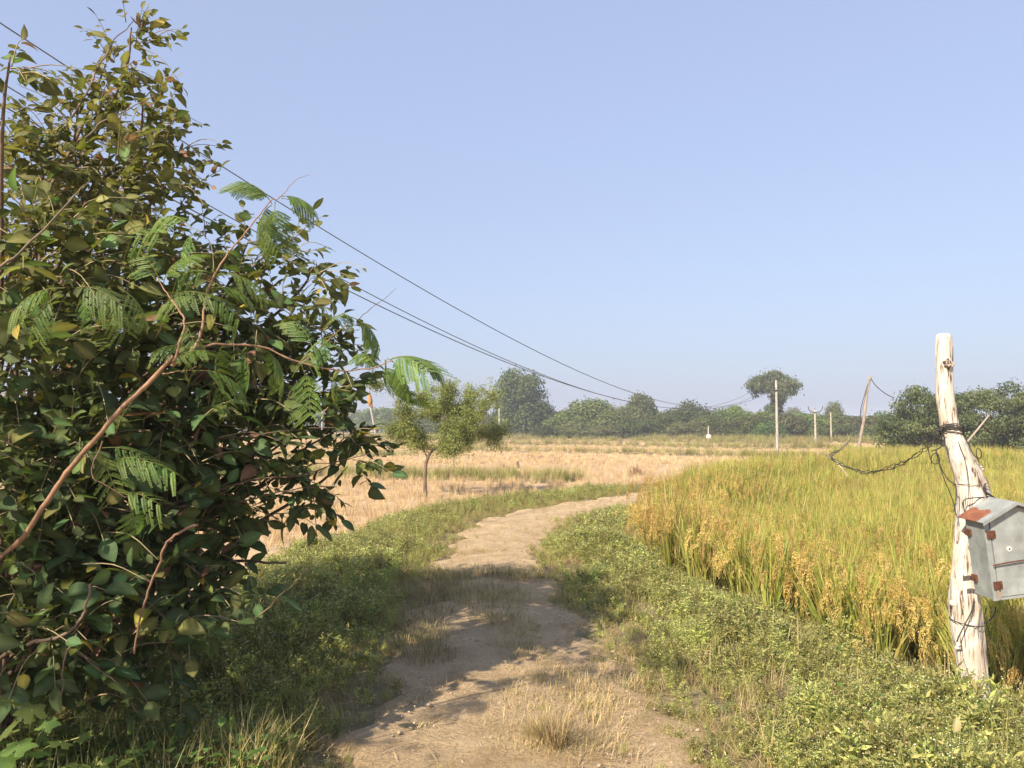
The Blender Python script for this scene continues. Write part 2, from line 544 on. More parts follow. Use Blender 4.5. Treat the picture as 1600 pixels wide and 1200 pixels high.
# ------------------------------------------------------------------ geometry-node scatter for uncountable plants
def scatter(name, P, src, label, cat, scale=(0.8, 1.2), tilt=0.12, zoff=0.0, pick=None, scl=None):
    P = np.asarray(P, float)
    n = len(P)
    if P.shape[1] == 2:
        P = np.column_stack([P, hgt(P[:, 0], P[:, 1]) + zoff])
    me = bpy.data.meshes.new(name)
    me.vertices.add(n)
    me.vertices.foreach_set('co', P.astype(np.float32).ravel())
    rot = np.column_stack([rng.normal(0, tilt, n), rng.normal(0, tilt, n), rng.random(n) * 6.283])
    if scl is None:
        scl = rng.uniform(scale[0], scale[1], n)
    sv = np.column_stack([scl, scl, scl * rng.uniform(0.85, 1.15, n)])
    if pick is None:
        pick = rng.integers(0, len(src), n)
    for nm, ty, dat, key in (('rot', 'FLOAT_VECTOR', rot, 'vector'), ('scl', 'FLOAT_VECTOR', sv, 'vector')):
        a = me.attributes.new(nm, ty, 'POINT'); a.data.foreach_set(key, dat.astype(np.float32).ravel())
    a = me.attributes.new('pick', 'INT', 'POINT'); a.data.foreach_set('value', np.asarray(pick, np.int32))
    me.materials.append(src[0].materials[0])
    o = link(name, me)
    c_ = bpy.data.collections.new(name + '_kinds')
    for q, s in enumerate(src):
        so_ = bpy.data.objects.new('%s_kind_%02d' % (name, q), s)
        c_.objects.link(so_)
    g = bpy.data.node_groups.new(name, 'GeometryNodeTree')
    g.interface.new_socket('Geometry', in_out='INPUT', socket_type='NodeSocketGeometry')
    g.interface.new_socket('Geometry', in_out='OUTPUT', socket_type='NodeSocketGeometry')
    gi = g.nodes.new('NodeGroupInput'); go = g.nodes.new('NodeGroupOutput')
    ci = g.nodes.new('GeometryNodeCollectionInfo')
    ci.inputs['Collection'].default_value = c_
    ci.inputs['Separate Children'].default_value = True
    ci.inputs['Reset Children'].default_value = True
    ip = g.nodes.new('GeometryNodeInstanceOnPoints')
    ip.inputs['Pick Instance'].default_value = True

    def attr(nm, ty):
        x = g.nodes.new('GeometryNodeInputNamedAttribute'); x.data_type = ty; x.inputs['Name'].default_value = nm
        return x.outputs[0]
    g.links.new(gi.outputs[0], ip.inputs['Points'])
    g.links.new(ci.outputs[0], ip.inputs['Instance'])
    g.links.new(attr('pick', 'INT'), ip.inputs['Instance Index'])
    er = g.nodes.new('FunctionNodeEulerToRotation')
    g.links.new(attr('rot', 'FLOAT_VECTOR'), er.inputs[0])
    g.links.new(er.outputs[0], ip.inputs['Rotation'])
    g.links.new(attr('scl', 'FLOAT_VECTOR'), ip.inputs['Scale'])
    g.links.new(ip.outputs[0], go.inputs[0])
    md = o.modifiers.new('scatter', 'NODES'); md.node_group = g
    return tag(o, label, cat, kind='stuff')


def blade(mb, base, azim, lean, L, wd, bend, seg=4, C0=(0.1, 0.1, 0.05), C1=None, twist=0.0, m=0):
    """a tapering grass blade that leans and bends over"""
    C1 = C0 if C1 is None else C1
    h = np.array([math.cos(azim), math.sin(azim), 0])
    pts = [np.asarray(base, float)]
    ang = lean
    for s in range(seg):
        pts.append(pts[-1] + (math.sin(ang) * h + math.cos(ang) * np.array([0, 0, 1])) * L / seg)
        ang += bend / seg * (0.5 + s / seg * 1.2)
    pts = np.array(pts)
    t = np.linspace(0, 1, seg + 1)
    wv = wd * np.array([0.6, 1.0, 0.95, 0.6, 0.06])[np.minimum((t * 4).round().astype(int), 4)]
    sa = azim + math.pi / 2 + twist
    side = np.array([math.cos(sa), math.sin(sa), 0])
    V = np.stack([pts - side * wv[:, None] / 2, pts + side * wv[:, None] / 2], 1).reshape(-1, 3)
    Q = [(2 * q, 2 * q + 1, 2 * q + 3, 2 * q + 2) for q in range(seg)]
    tc_ = np.repeat(t, 2)[:, None]
    mb.add(V, Q, None, np.asarray(C0) * (1 - tc_) + np.asarray(C1) * tc_, m)
    return pts


def mix(a, b, t):
    return np.asarray(a) * (1 - t) + np.asarray(b) * t


# ---- rice hills
def rice_clump(gold, ears=6, leaves=44):
    mb = MB()
    G1 = np.array([0.16, 0.225, 0.034]); G2 = np.array([0.40, 0.395, 0.085]); Y1 = np.array([0.42, 0.33, 0.11]); B1 = np.array([0.34, 0.21, 0.09])
    for q in range(leaves):
        r = 0.085 * math.sqrt(rng.random()); a0 = rng.random() * 6.283
        b = (r * math.cos(a0), r * math.sin(a0), 0)
        col = mix(G1, G2, rng.random())
        tip = mix(col, Y1, rng.random() ** 2 * 0.7)
        if rng.random() < gold:
            col = mix(Y1, B1, rng.random() * 0.9); tip = mix(Y1, col, 0.5)
        flop = rng.random() < 0.22
        blade(mb, b, a0 + rng.normal(0, 0.6), rng.uniform(0.03, 0.26), rng.uniform(0.66, 1.0), rng.uniform(0.010, 0.025), rng.uniform(1.2, 2.6) if flop else rng.uniform(0.1, 0.7), 4, mix(col, B1, 0.15), tip, rng.normal(0, 0.9))
    for q in range(ears):
        a0 = rng.random() * 6.283
        b = (0.06 * math.cos(a0), 0.06 * math.sin(a0), 0)
        pts = blade(mb, b, a0, rng.uniform(0.08, 0.42 if ears > 8 else 0.28), rng.uniform(0.58, 0.86), 0.005, 0.5, 4, (0.34, 0.33, 0.10), (0.42, 0.36, 0.13))
        h = np.array([math.cos(a0), math.sin(a0), 0]); sd0 = np.array([-h[1], h[0], 0])
        pcol = mix((0.44, 0.295, 0.085), (0.57, 0.42, 0.155), rng.random())
        for st in range(10 if ears > 8 else 6):                       # the ear: a brush of drooping strands set with grains
            p = pts[-1] + rng.normal(0, 0.004, 3)
            ang = rng.uniform(0.4, 1.2); fan = rng.normal(0, 0.22)
            n = int(rng.integers(9, 13))
            for z in range(n):
                dv = math.sin(ang) * (h + sd0 * fan) + math.cos(ang) * np.array([0, 0, 1.0])
                dv = unit(dv)
                p = p + dv * 0.0175
                ang = min(ang + 0.33, 3.05)
                if z < 2: continue
                sw = unit(np.cross(dv, rng.normal(0, 1, 3))) * 0.0042
                o_ = sw * (1.0 if z % 2 else -1.0)
                mb.add([p + o_, p + o_ + dv * 0.009 - sw, p + o_ + dv * 0.020, p + o_ + dv * 0.009 + sw], [(0, 1, 2, 3)], None, pcol * rng.uniform(0.75, 1.15))
    return mb.mesh('rice_hill', M['rice'])


rice_src = [rice_clump(g, e, l) for g, e, l in ((0.06, 1, 38), (0.10, 1, 38), (0.14, 2, 38), (0.20, 3, 36), (0.20, 13, 28), (0.75, 10, 32), (0.14, 14, 28))]
P = fill(RICE, 27, lambda p: np.clip(1.25 - p[:, 1] / 34, 0.45, 1))
P = P[in_view(P, 1.6)]
# golden, drier plants line the two open edges of the plot
eds = np.array(RICE)
de = np.full(len(P), 9.0)
for a, b in [((1.55, 8.4), (2.0, 11)), ((2.0, 11), (2.9, 13.5)), ((1.55, 8.4), (1.95, 6.7)), ((1.95, 6.7), (2.55, 5.75)), ((2.55, 5.75), (3.3, 5.35)), ((3.3, 5.35), (4.2, 5.15)), ((4.2, 5.15), (8, 5.2))]:
    a = np.array(a); b = np.array(b); d = b - a
    t = np.clip(((P - a) @ d) / (d @ d), 0, 1)
    q = P - a - t[:, None] * d
    de = np.minimum(de, np.hypot(q[:, 0], q[:, 1]))
left_corner = np.exp(-((P[:, 0] - 1.7) ** 2 + (P[:, 1] - 9.2) ** 2) / 0.9)
pg = np.clip(1.0 * np.exp(-de / 0.6) + 0.06 + 0.06 * (np.sin(P[:, 0] * 1.3 + 2) * np.sin(P[:, 1] * 0.9)), 0, 1)
corner = rng.random(len(P)) < 1.1 * left_corner
pick = np.where(corner, 5, np.where(rng.random(len(P)) < pg, rng.choice([4, 6, 6], len(P)), rng.integers(0, 4, len(P))))
scatter('rice_crop', P, rice_src, 'dense ripening rice crop with drooping golden ears beside the track', 'rice', (0.78, 0.96), 0.08, pick=pick)
# second small rice plot round the foot of the leaning pole
far_rice = fill([(16.5, 36), (24, 36.5), (25.5, 43), (17.5, 43)], 9)
scatter('rice_crop', far_rice, rice_src[:4], 'small far patch of rice round the foot of the leaning wooden pole', 'rice', (0.9, 1.1), 0.07)


# ---- weeds
def weed_clump(kind):
    mb = MB()
    if kind == 0:     # fine leaved weed with tiny white flower heads
        GA, GB = (0.165, 0.185, 0.045), (0.44, 0.405, 0.14)
        for s in range(9):
            a0 = rng.random() * 6.283; ln = rng.uniform(0.1, 0.55)
            base = np.array([rng.normal(0, 0.05), rng.normal(0, 0.05), 0])
            H = rng.uniform(0.12, 0.28)
            col = mix(GA, GB, rng.random())
            pts = blade(mb, base, a0, ln, H, 0.004, 0.3, 4, col * 1.1, col)
            for q in range(20):
                t = 0.25 + 0.75 * rng.random()
                ix = t * 4; i0 = min(int(ix), 3); p = pts[i0] * (1 - ix + i0) + pts[i0 + 1] * (ix - i0)
                d = unit(np.array([rng.normal(), rng.normal(), 0.45 + rng.normal(0, 0.4)])) * rng.uniform(0.022, 0.055)
                sd_ = unit(np.cross(d, rng.normal(0, 1, 3))) * rng.uniform(0.004, 0.009)
                mb.add([p, p + d * 0.5 - sd_, p + d, p + d * 0.5 + sd_], [(0, 1, 2, 3)], None, mix(GA, GB, rng.random()))
            for q in range(4):
                p = pts[-1] + rng.normal(0, 0.035, 3) * np.array([1, 1, 0.6])
                r = rng.uniform(0.0022, 0.0048)
                f = rng.random()
                fc = mix((0.62, 0.60, 0.46), (0.46, 0.44, 0.22), f)
                mb.add(p + r * np.array([(1, 0, 0), (0, 1, 0), (-1, 0, 0), (0, -1, 0), (0, 0, 1), (0, 0, -1)]), None,
                       [(0, 1, 4), (1, 2, 4), (2, 3, 4), (3, 0, 4), (1, 0, 5), (2, 1, 5), (3, 2, 5), (0, 3, 5)], fc)
                tube(mb, [pts[-2], p], 0.0011, 3, (0.14, 0.17, 0.05), False)
    elif kind == 1:   # green grass
        for s in range(34):
            a0 = rng.random() * 6.283
            col = mix((0.14, 0.15, 0.042), (0.38, 0.335, 0.13), rng.random())
            blade(mb, (rng.normal(0, 0.05), rng.normal(0, 0.05), 0), a0, rng.uniform(0.05, 0.6), rng.uniform(0.10, 0.30), rng.uniform(0.003, 0.006), rng.uniform(0.2, 1.4), 3, col, mix(col, (0.34, 0.30, 0.11), rng.random() * 0.7))
    elif kind == 2:   # dry grass
        for s in range(40):
            a0 = rng.random() * 6.283
            col = mix((0.30, 0.22, 0.11), (0.46, 0.35, 0.18), rng.random())
            blade(mb, (rng.normal(0, 0.05), rng.normal(0, 0.05), 0), a0, rng.uniform(0.1, 1.15), rng.uniform(0.10, 0.30), rng.uniform(0.002, 0.0045), rng.uniform(0.2, 1.5), 3, col, col * 1.1)
    elif kind == 3:   # leafy weed
        for s in range(7):
            a0 = rng.random() * 6.283
            H = rng.uniform(0.10, 0.30)
            pts = blade(mb, (rng.normal(0, 0.03), rng.normal(0, 0.03), 0), a0, rng.uniform(0.1, 0.5), H, 0.004, 0.3, 4, (0.16, 0.17, 0.06))
            for q in range(7):
                t = 0.3 + 0.7 * rng.random(); i0 = min(int(t * 4), 3)
                d = unit(np.array([rng.normal(), rng.normal(), 0.3])) * rng.uniform(0.03, 0.065)
                sd_ = unit(np.cross(d, (0, 0, 1))) * np.linalg.norm(d) * 0.28
                p = pts[i0]
                up = np.array([0, 0, 0.006])
                mb.add([p, p + d * 0.45 - sd_ + up, p + d, p + d * 0.45 + sd_ + up], [(0, 1, 2, 3)], None, mix((0.07, 0.13, 0.03), (0.20, 0.24, 0.06), rng.random()))
    return mb.mesh('weed', M['weed'] if kind != 2 else M['straw'])


weeds = [weed_clump(0) for _ in range(5)]          # 0-4 fine flowered
greens = [weed_clump(1) for _ in range(4)]
drys = [weed_clump(2) for _ in range(4)]
leafy = [weed_clump(3) for _ in range(3)]
SRC = weeds + greens + drys + leafy                # 0-4, 5-8, 9-12, 13-15


def choose(n, pw, pgm, pd, pl):
    r = rng.random(n)
    out = np.empty(n, int)
    c1, c2, c3 = pw, pw + pgm, pw + pgm + pd
    a = r < c1; out[a] = rng.integers(0, 5, a.sum())
    a = (r >= c1) & (r < c2); out[a] = rng.integers(5, 9, a.sum())
    a = (r >= c2) & (r < c3); out[a] = rng.integers(9, 13, a.sum())
    a = r >= c3; out[a] = rng.integers(13, 16, a.sum())
    return out


# right verge, between track and rice
n0 = 5200
P = np.column_stack([rng.uniform(0.2, 9, n0 * 4), rng.uniform(2.6, 19, n0 * 4)])
d, s = track_dist(P[:, 0], P[:, 1])
hw = np.interp(P[:, 1], [2, 3.5, 5.5, 8, 9.5, 12, 15], [0.98, 0.90, 0.78, 0.62, 0.50, 0.58, 0.70])
ok = (s > 0) & (d > hw + 0.12 * np.sin(P[:, 1] * 4.3) - 0.05) & in_view(P, 0.8) & (d < 3.3)
ok &= ~in_poly(P, np.array(RICE) + np.array([0.12, 0.1]))
P = P[ok]; d = d[ok]; hw = hw[ok]
e = np.clip((d - hw) / 0.8, 0, 1)
pk = choose(len(P), 0.72, 0.18, 0.05, 0.05)
patch = np.sin(P[:, 0] * 2.7 + 1.3 * np.sin(P[:, 1] * 1.9)) * np.sin(P[:, 1] * 2.3 + 0.7)
low = (rng.random(len(P)) > 0.35 + e * 1.0) | (patch + rng.normal(0, 0.3, len(P)) > 1.1)
pk[low] = np.where(rng.random(low.sum()) < 0.62, rng.integers(9, 13, low.sum()), rng.integers(5, 9, low.sum()))
scatter('verge_weeds', P, SRC, 'fine weeds with tiny white flowers between the track and the rice', 'weeds', pick=pk, scl=rng.uniform(0.6, 1.2, len(P)) * (0.35 + 0.60 * e) * (1 - 0.35 * patch) * np.where((pk >= 9) & (pk < 13) & (e > 0.4), rng.uniform(0.9, 1.6, len(P)), 1.0) * (1 - 0.3 * smooth(1.5, 2.2, d) * (P[:, 0] < 2.4)))

# left verge, between shrub and track, and on round the bend
P = np.column_stack([rng.uniform(-5, 4, n0 * 4), rng.uniform(2.4, 19, n0 * 4)])
d, s = track_dist(P[:, 0], P[:, 1])
hw = np.interp(P[:, 1], [2, 3.5, 5.5, 8, 9.5, 12, 15], [0.88, 0.80, 0.68, 0.62, 0.55, 0.66, 0.72])
wd = np.interp(P[:, 1], [2, 7, 10, 13, 16], [3.2, 2.6, 2.2, 2.5, 2.6])
ok = (s < 0) & (d > hw + 0.10 * np.sin(P[:, 1] * 5.1) - 0.05) & in_view(P, 0.6) & (d < wd + 0.25 * np.sin(P[:, 0] * 3 + P[:, 1]))
P = P[ok]; d = d[ok]; hw = hw[ok]
e = np.clip((d - hw) / 0.6, 0, 1)
pk = choose(len(P), 0.60, 0.26, 0.08, 0.06)
farv = P[:, 1] > 10
pk[farv] = choose(farv.sum(), 0.22, 0.58, 0.17, 0.03)
low = rng.random(len(P)) > 0.3 + e * 1.1
pk[low] = np.where(rng.random(low.sum()) < 0.5, rng.integers(9, 13, low.sum()), rng.integers(5, 9, low.sum()))
scatter('verge_weeds', P, SRC, 'green flowering weeds between the big shrub and the dirt track', 'weeds', pick=pk, scl=rng.uniform(0.6, 1.2, len(P)) * (0.35 + 0.6 * e) * np.where(P[:, 1] > 10, 0.8, 1.0))

# sparse short dry grass on the track itself
P = np.column_stack([rng.uniform(-1.2, 3, 11000), rng.uniform(2.6, 16, 11000)])
d, s = track_dist(P[:, 0], P[:, 1])
u = d * s
dens = 0.05 + 0.45 * np.exp(-((u - 0.22) / 0.20) ** 2) * (P[:, 1] < 5.2) + 0.85 * smooth(0.62, 0.95, np.abs(u)) + 0.14 * (P[:, 1] > 9) + 0.45 * np.exp(-((u - 0.95) / 0.3) ** 2)
ok = (d < 1.15) & (rng.random(len(P)) < dens * 0.5)
P = P[ok]
scatter('track_grass', np.column_stack([P, hgt(P[:, 0], P[:, 1]) + 0.026]), greens + drys, 'short sparse dry grass scattered over the dirt track', 'grass', pick=np.where(rng.random(len(P)) < 0.75, rng.integers(4, 8, len(P)), rng.integers(0, 4, len(P))), scl=rng.uniform(0.15, 0.45, len(P)), tilt=0.45)


# ------------------------------------------------------------------ stubble and grassy bunds
def stubble(h, n, rad, wd):
    mb = MB()
    for q in range(n):
        a0 = rng.random() * 6.283; r = rad * math.sqrt(rng.random())
        col = mix((0.46, 0.325, 0.175), (0.60, 0.45, 0.28), rng.random())
        blade(mb, (r * math.cos(a0), r * math.sin(a0), 0), a0, rng.uniform(0, 0.5), h * rng.uniform(0.5, 1.2), wd, rng.uniform(-0.2, 0.4), 2, col * 0.95, col)
    return mb.mesh('stubble', M['straw'])


stub_near = [stubble(0.22, 22, 0.07, 0.006) for _ in range(4)]
stub_far = [stubble(0.16, 26, 0.22, 0.016) for _ in range(4)]


def field_points(poly, density, fall=None):
    P = fill(poly, density, fall)
    P = P[in_view(P, 1.5)]
    d, s = track_dist(P[:, 0], P[:, 1])
    return P[(d > 2.3) & ~in_poly(P, RICE)]


BUNDS = [  # pixel polyline on the paddies, ridge half width, height, grass height scale
    ([(300, 744), (420, 741), (560, 744), (640, 747), (760, 748), (900, 752)], 1.3, 0.10, 1.1, 16, 'wide grassy bund behind the small acacia tree'),
    ([(380, 716), (470, 715), (570, 714), (650, 712)], 0.9, 0.12, 1.0, 8, 'green bund seen past the shrub leaves, left of the acacia'),
    ([(640, 704), (780, 706), (940, 709), (1090, 713), (1200, 717), (1290, 718)], 0.5, 0.2, 1.0, 14, 'low bund crossing the stubble to the concrete utility pole'),
    ([(400, 698), (520, 697), (640, 696)], 0.7, 0.16, 0.9, 10, 'thin far bund left of the acacia crown'),
    ([(700, 697), (860, 696), (1030, 699), (1180, 702), (1330, 703)], 0.6, 0.22, 1.0, 11, 'bund of short grass across the middle of the stubble'),
    ([(660, 689), (830, 689), (1000, 691), (1150, 694), (1290, 697)], 0.7, 0.25, 0.9, 9, 'narrow bund in the far half of the stubble'),
    ([(420, 687), (540, 686), (640, 686), (780, 685), (960, 686), (1120, 689), (1260, 692), (1380, 694)], 0.9, 0.3, 1.0, 8, 'farthest bund along the foot of the treeline'),
]
bund_lines = []
for bi, (pxs, hw, h, gs, dens, lab) in enumerate(BUNDS):
    L = np.array([gp(x, y, FIELD_Z)[:2] for x, y in pxs])
    L = catmull(L, 8)
    bund_lines.append((L, hw))
    tn = unit(np.gradient(L, axis=0)); nr = np.stack([tn[:, 1], -tn[:, 0]], 1)
    u = np.linspace(-1, 1, 7)
    prof = h * (1 - u ** 2) ** 1.2
    wig = 1 + 0.25 * np.sin(np.arange(len(L)) * 1.7 + bi)
    Pb = L[:, None, :] + (u[None, :] * hw * 1.25 * wig[:, None])[..., None] * nr[:, None, :]
    zz = FIELD_Z - 0.03 + prof[None, :] * (0.85 + 0.25 * np.sin(np.arange(len(L)) * 2.3))[:, None]
    V = np.concatenate([Pb, zz[..., None]], -1).reshape(-1, 3)
    i, j = np.meshgrid(np.arange(len(L) - 1), np.arange(6), indexing='ij'); k = i * 7 + j
    mb = MB(); mb.add(V, np.stack([k, k + 7, k + 8, k + 1], -1).reshape(-1, 4), None, SOILG * 0.95)
    tag(mb.obj('field_bund', M['ground']), kind='structure')
    seg = np.hypot(*np.diff(L, axis=0).T).sum()
    ng = int(seg * hw * 2 * dens)
    ti = rng.integers(0, len(L) - 1, ng); tf = rng.random(ng)[:, None]
    p = L[ti] * (1 - tf) + L[ti + 1] * tf
    uu = np.clip(rng.normal(0, 0.5, ng), -1.3, 1.3)
    p = p + nr[ti] * (uu * hw)[:, None]
    z = FIELD_Z + h * np.clip(1 - (uu / 1.25) ** 2, 0, 1) - 0.03
    d0 = L[:, 1].mean()
    d, s = track_dist(p[:, 0], p[:, 1])
    keep = ~in_poly(p, RICE) & (d > 1.0) & in_view(p, 3)
    p = p[keep]; z = z[keep]
    sizes = rng.uniform(0.7, 1.3, len(p)) * gs * (1.0 + d0 / 60)
    scatter('bund_grass', np.column_stack([p, z]), greens + drys, 'grass on the ' + lab, 'grass', pick=np.where(rng.random(len(p)) < 0.72, rng.integers(0, 4, len(p)), rng.integers(4, 8, len(p))), scl=sizes)


def off_bunds(P, f=0.8):
    k = np.ones(len(P), bool)
    for L, hw in bund_lines:
        y = np.interp(P[:, 0], L[:, 0], L[:, 1], left=-99, right=-99)
        k &= np.abs(P[:, 1] - y) > hw * f
    return P[k]


P = off_bunds(field_points([(-20, 10), (10, 15), (24, 30), (40, 44), (-32, 44)], 15, lambda p: np.clip(1.35 - p[:, 1] / 36, 0.25, 1)))
rw = P[:, 1] - 0.18 * P[:, 0]
P[:, 1] += (np.round(rw / 0.33) * 0.33 - rw) * 0.9 + rng.normal(0, 0.02, len(P))
scatter('stubble', P, stub_near, 'cut golden rice straw standing in the nearer plots', 'stubble', (0.7, 1.35), 0.15)
P = off_bunds(field_points([(-26, 40), (34, 40), (75, 112), (-75, 125)], 3.0, lambda p: np.clip(1.3 - p[:, 1] / 110, 0.25, 1)))
scatter('stubble', P, stub_far, 'pale cut straw over the far plots below the treeline', 'stubble', (0.8, 1.5), 0.1)


# ------------------------------------------------------------------ leaf crowns
def leaf_batch(mb, P, Dv, Nv, L, W, C, rows=None, cup=0.18, droop=0.15):
    """many leaves at once: a folded, drooping blade per leaf. P base, Dv along, Nv normal"""
    rows = rows or ((0, 0.03), (0.2, 0.36), (0.45, 0.5), (0.72, 0.40), (1.0, 0.03))
    Dv = unit(Dv); Sv = unit(np.cross(Nv, Dv)); Nv = np.cross(Dv, Sv)
    k = len(rows)
    t = np.array([r[0] for r in rows]); wv = np.array([r[1] for r in rows])
    n = len(P)
    L = np.broadcast_to(L, (n,)); W = np.broadcast_to(W, (n,))
    droop = np.broadcast_to(droop, (n,))[:, None, None]; cup = np.broadcast_to(cup, (n,))[:, None, None]
    mid = P[:, None, :] + Dv[:, None, :] * (t[None, :, None] * L[:, None, None]) - Nv[:, None, :] * (droop * (t ** 2)[None, :, None] * L[:, None, None])
    off = Sv[:, None, :] * (wv[None, :, None] * W[:, None, None]); lift = Nv[:, None, :] * (cup * wv[None, :, None] * W[:, None, None])
    V = np.stack([mid - off + lift, mid, mid + off + lift], 2)   # n,k,3,3
    V = V.reshape(n, k * 3, 3)
    Q = []
    for r in range(k - 1):
        Q += [(3 * r, 3 * r + 1, 3 * r + 4, 3 * r + 3), (3 * r + 1, 3 * r + 2, 3 * r + 5, 3 * r + 4)]
    Q = np.array(Q)[None] + (np.arange(n) * k * 3)[:, None, None]
    Cv = np.repeat(C, k * 3, axis=0).reshape(n, k, 3, 3)
    Cv[:, :, 1, :] = Cv[:, :, 1, :] * 1.45 + 0.012          # paler midrib
    Cv[:, 0::2, 0, :] *= 0.88; Cv[:, 1::2, 2, :] *= 0.88      # uneven blade
    mb.add(V.reshape(-1, 3), Q.reshape(-1, 4), None, Cv.reshape(-1, 3))


def quad_batch(mb, P, Nv, L, W, C, bend=0.25):
    """many small diamond leaves"""
    n = len(P)
    Nv = unit(Nv); a = unit(np.cross(Nv, rng.normal(0, 1, (n, 3)))); b = np.cross(Nv, a)
    L = np.broadcast_to(L, (n,))[:, None]; W = np.broadcast_to(W, (n,))[:, None]
    V = np.stack([P - a * L * 0.5, P - b * W * 0.5 + Nv * W * bend, P + a * L * 0.5, P + b * W * 0.5 + Nv * W * bend], 1)
    Q = np.arange(n * 4).reshape(n, 4)
    mb.add(V.reshape(-1, 3), Q, None, np.repeat(C, 4, axis=0))


def rdir(n):
    return unit(rng.normal(0, 1, (n, 3)))


# ---- far crowns (unit size: 1 high, about 1 wide)
def far_crown(shape, nleaf, lsize, cA, cB, nl=None):
    mb = MB()
    lobes = []
    if shape == 'bush':
        nl = nl or 46
        for q in range(nl):
            a = rng.random() * 6.283; r = 0.52 * math.sqrt(rng.random()); z = rng.uniform(0.06, 0.84) * (1 - 0.65 * (r / 0.52) ** 2) + 0.06
            lobes.append((r * math.cos(a), r * math.sin(a), z, rng.uniform(0.07, 0.20) if z < 0.5 else rng.uniform(0.13, 0.19)))
        for q in range(10):
            lobes.append((rng.normal(0, 0.16), rng.normal(0, 0.16), rng.uniform(0.35, 0.72), 0.19))
    elif shape == 'tall':
        for q in range(nl or 70):
            z = rng.uniform(0.06, 0.90); rr = 0.42 * math.sqrt(max(0.05, 1 - ((z - 0.5) / 0.52) ** 2)); a = rng.random() * 6.283; r = rr * math.sqrt(rng.random())
            lobes.append((r * math.cos(a), r * math.sin(a), z, rng.uniform(0.10, 0.16)))
    elif shape == 'umbrella':
        for q in range(nl or 42):
            a = rng.random() * 6.283; r = 0.46 * math.sqrt(rng.random()); z = 0.68 + 0.20 * (1 - (r / 0.46) ** 2) + rng.normal(0, 0.045)
            lobes.append((r * math.cos(a), r * math.sin(a), z, rng.uniform(0.06, 0.15)))
        for q in range(12):
            a = rng.random() * 6.283; r = 0.20 * math.sqrt(rng.random())
            lobes.append((r * math.cos(a) - 0.06, r * math.sin(a), rng.uniform(0.36, 0.60), 0.10))
    elif shape == 'layer':
        for q in range(nl or 95):
            a = rng.random() * 6.283; r = 0.62 * math.sqrt(rng.random()); z = rng.uniform(0.20, 0.92) - 0.22 * (r / 0.62) ** 2
            lobes.append((r * math.cos(a), r * math.sin(a), z, rng.uniform(0.06, 0.15)))
    lobes = np.array(lobes)
    wgt = lobes[:, 3] ** 2; wgt /= wgt.sum()
    ix = rng.choice(len(lobes), nleaf, p=wgt)
    dr = rdir(nleaf)
    flat = np.array([1.25, 1.25, 0.62]) if shape in ('layer', 'umbrella') else np.array([1.1, 1.1, 0.9])
    rad = lobes[ix, 3][:, None] * (0.35 + 0.85 * rng.random((nleaf, 1)) ** 0.7)
    rad = rad * np.where(rng.random((nleaf, 1)) < 0.13, rng.uniform(1.1, 1.7, (nleaf, 1)), 1.0)
    P = lobes[ix, :3] + dr * rad * flat
    P[:, 2] = np.maximum(P[:, 2], 0.01)
    lob_t = rng.random(len(lobes))
    t = np.clip(0.65 * lob_t[ix] + 0.35 * rng.random(nleaf), 0, 1)[:, None]
    C = np.asarray(cA) * (1 - t) + np.asarray(cB) * t
    nv = unit(dr + np.array([0, 0, 0.35]) + 0.65 * rng.normal(0, 1, (nleaf, 3)))
    s = lsize * rng.uniform(0.6, 1.4, nleaf)
    quad_batch(mb, P, nv, s, s * 0.62, C)
    return mb.mesh('crown', M['tree']), lobes


def far_trunk(lobes, r0, shape):
    mb = MB()
    top = 0.55 if shape != 'umbrella' else 0.75
    bx, by = 0.03, 0.0
    stem = np.array([(0, 0, -0.03), (0.01, 0.0, 0.12), (0.03, 0.01, 0.3), (bx, by, top)])
    tube(mb, catmull(stem, 4), np.linspace(r0, r0 * 0.45, 13), 7)
    for q in rng.choice(len(lobes), min(9, len(lobes)), replace=False):
        s = stem[1] * 0.4 + stem[2] * 0.6 if rng.random() < 0.5 else stem[2] * 0.4 + stem[3] * 0.6
        e = lobes[q, :3]
        tube(mb, catmull(np.array([s, (s + e) / 2 + np.array([0, 0, 0.03]), e]), 4), np.linspace(r0 * 0.45, r0 * 0.10, 9), 5)
    return mb.mesh('trunk', M['bark'])


GA, GB = (0.040, 0.070, 0.020), (0.115, 0.150, 0.042)
GC, GD = (0.060, 0.095, 0.024), (0.17, 0.195, 0.055)
GO, GP_ = (0.080, 0.092, 0.034), (0.165, 0.165, 0.068)
kinds = {}
for nm, shp, nlf, ls, ca, cb in (('bush_a', 'bush', 9000, 0.058, GA, GB), ('bush_b', 'bush', 9000, 0.058, GC, GD), ('bush_c', 'bush', 9000, 0.058, GO, GP_),
                                 ('bush_d', 'bush', 9000, 0.058, GA, GD), ('tall', 'tall', 14000, 0.042, (0.042, 0.066, 0.028), (0.11, 0.135, 0.054)),
                                 ('umbrella', 'umbrella', 10000, 0.042, (0.055, 0.078, 0.030), (0.14, 0.16, 0.066)),
                                 ('layer_a', 'layer', 17000, 0.036, (0.045, 0.066, 0.024), (0.165, 0.185, 0.075)), ('layer_b', 'layer', 17000, 0.036, (0.045, 0.066, 0.024), (0.165, 0.185, 0.075))):
    cm, lo = far_crown(shp, nlf, ls, ca, cb)
    kinds[nm] = (cm, far_trunk(lo, 0.028 if 'bush' in nm else 0.035, shp))


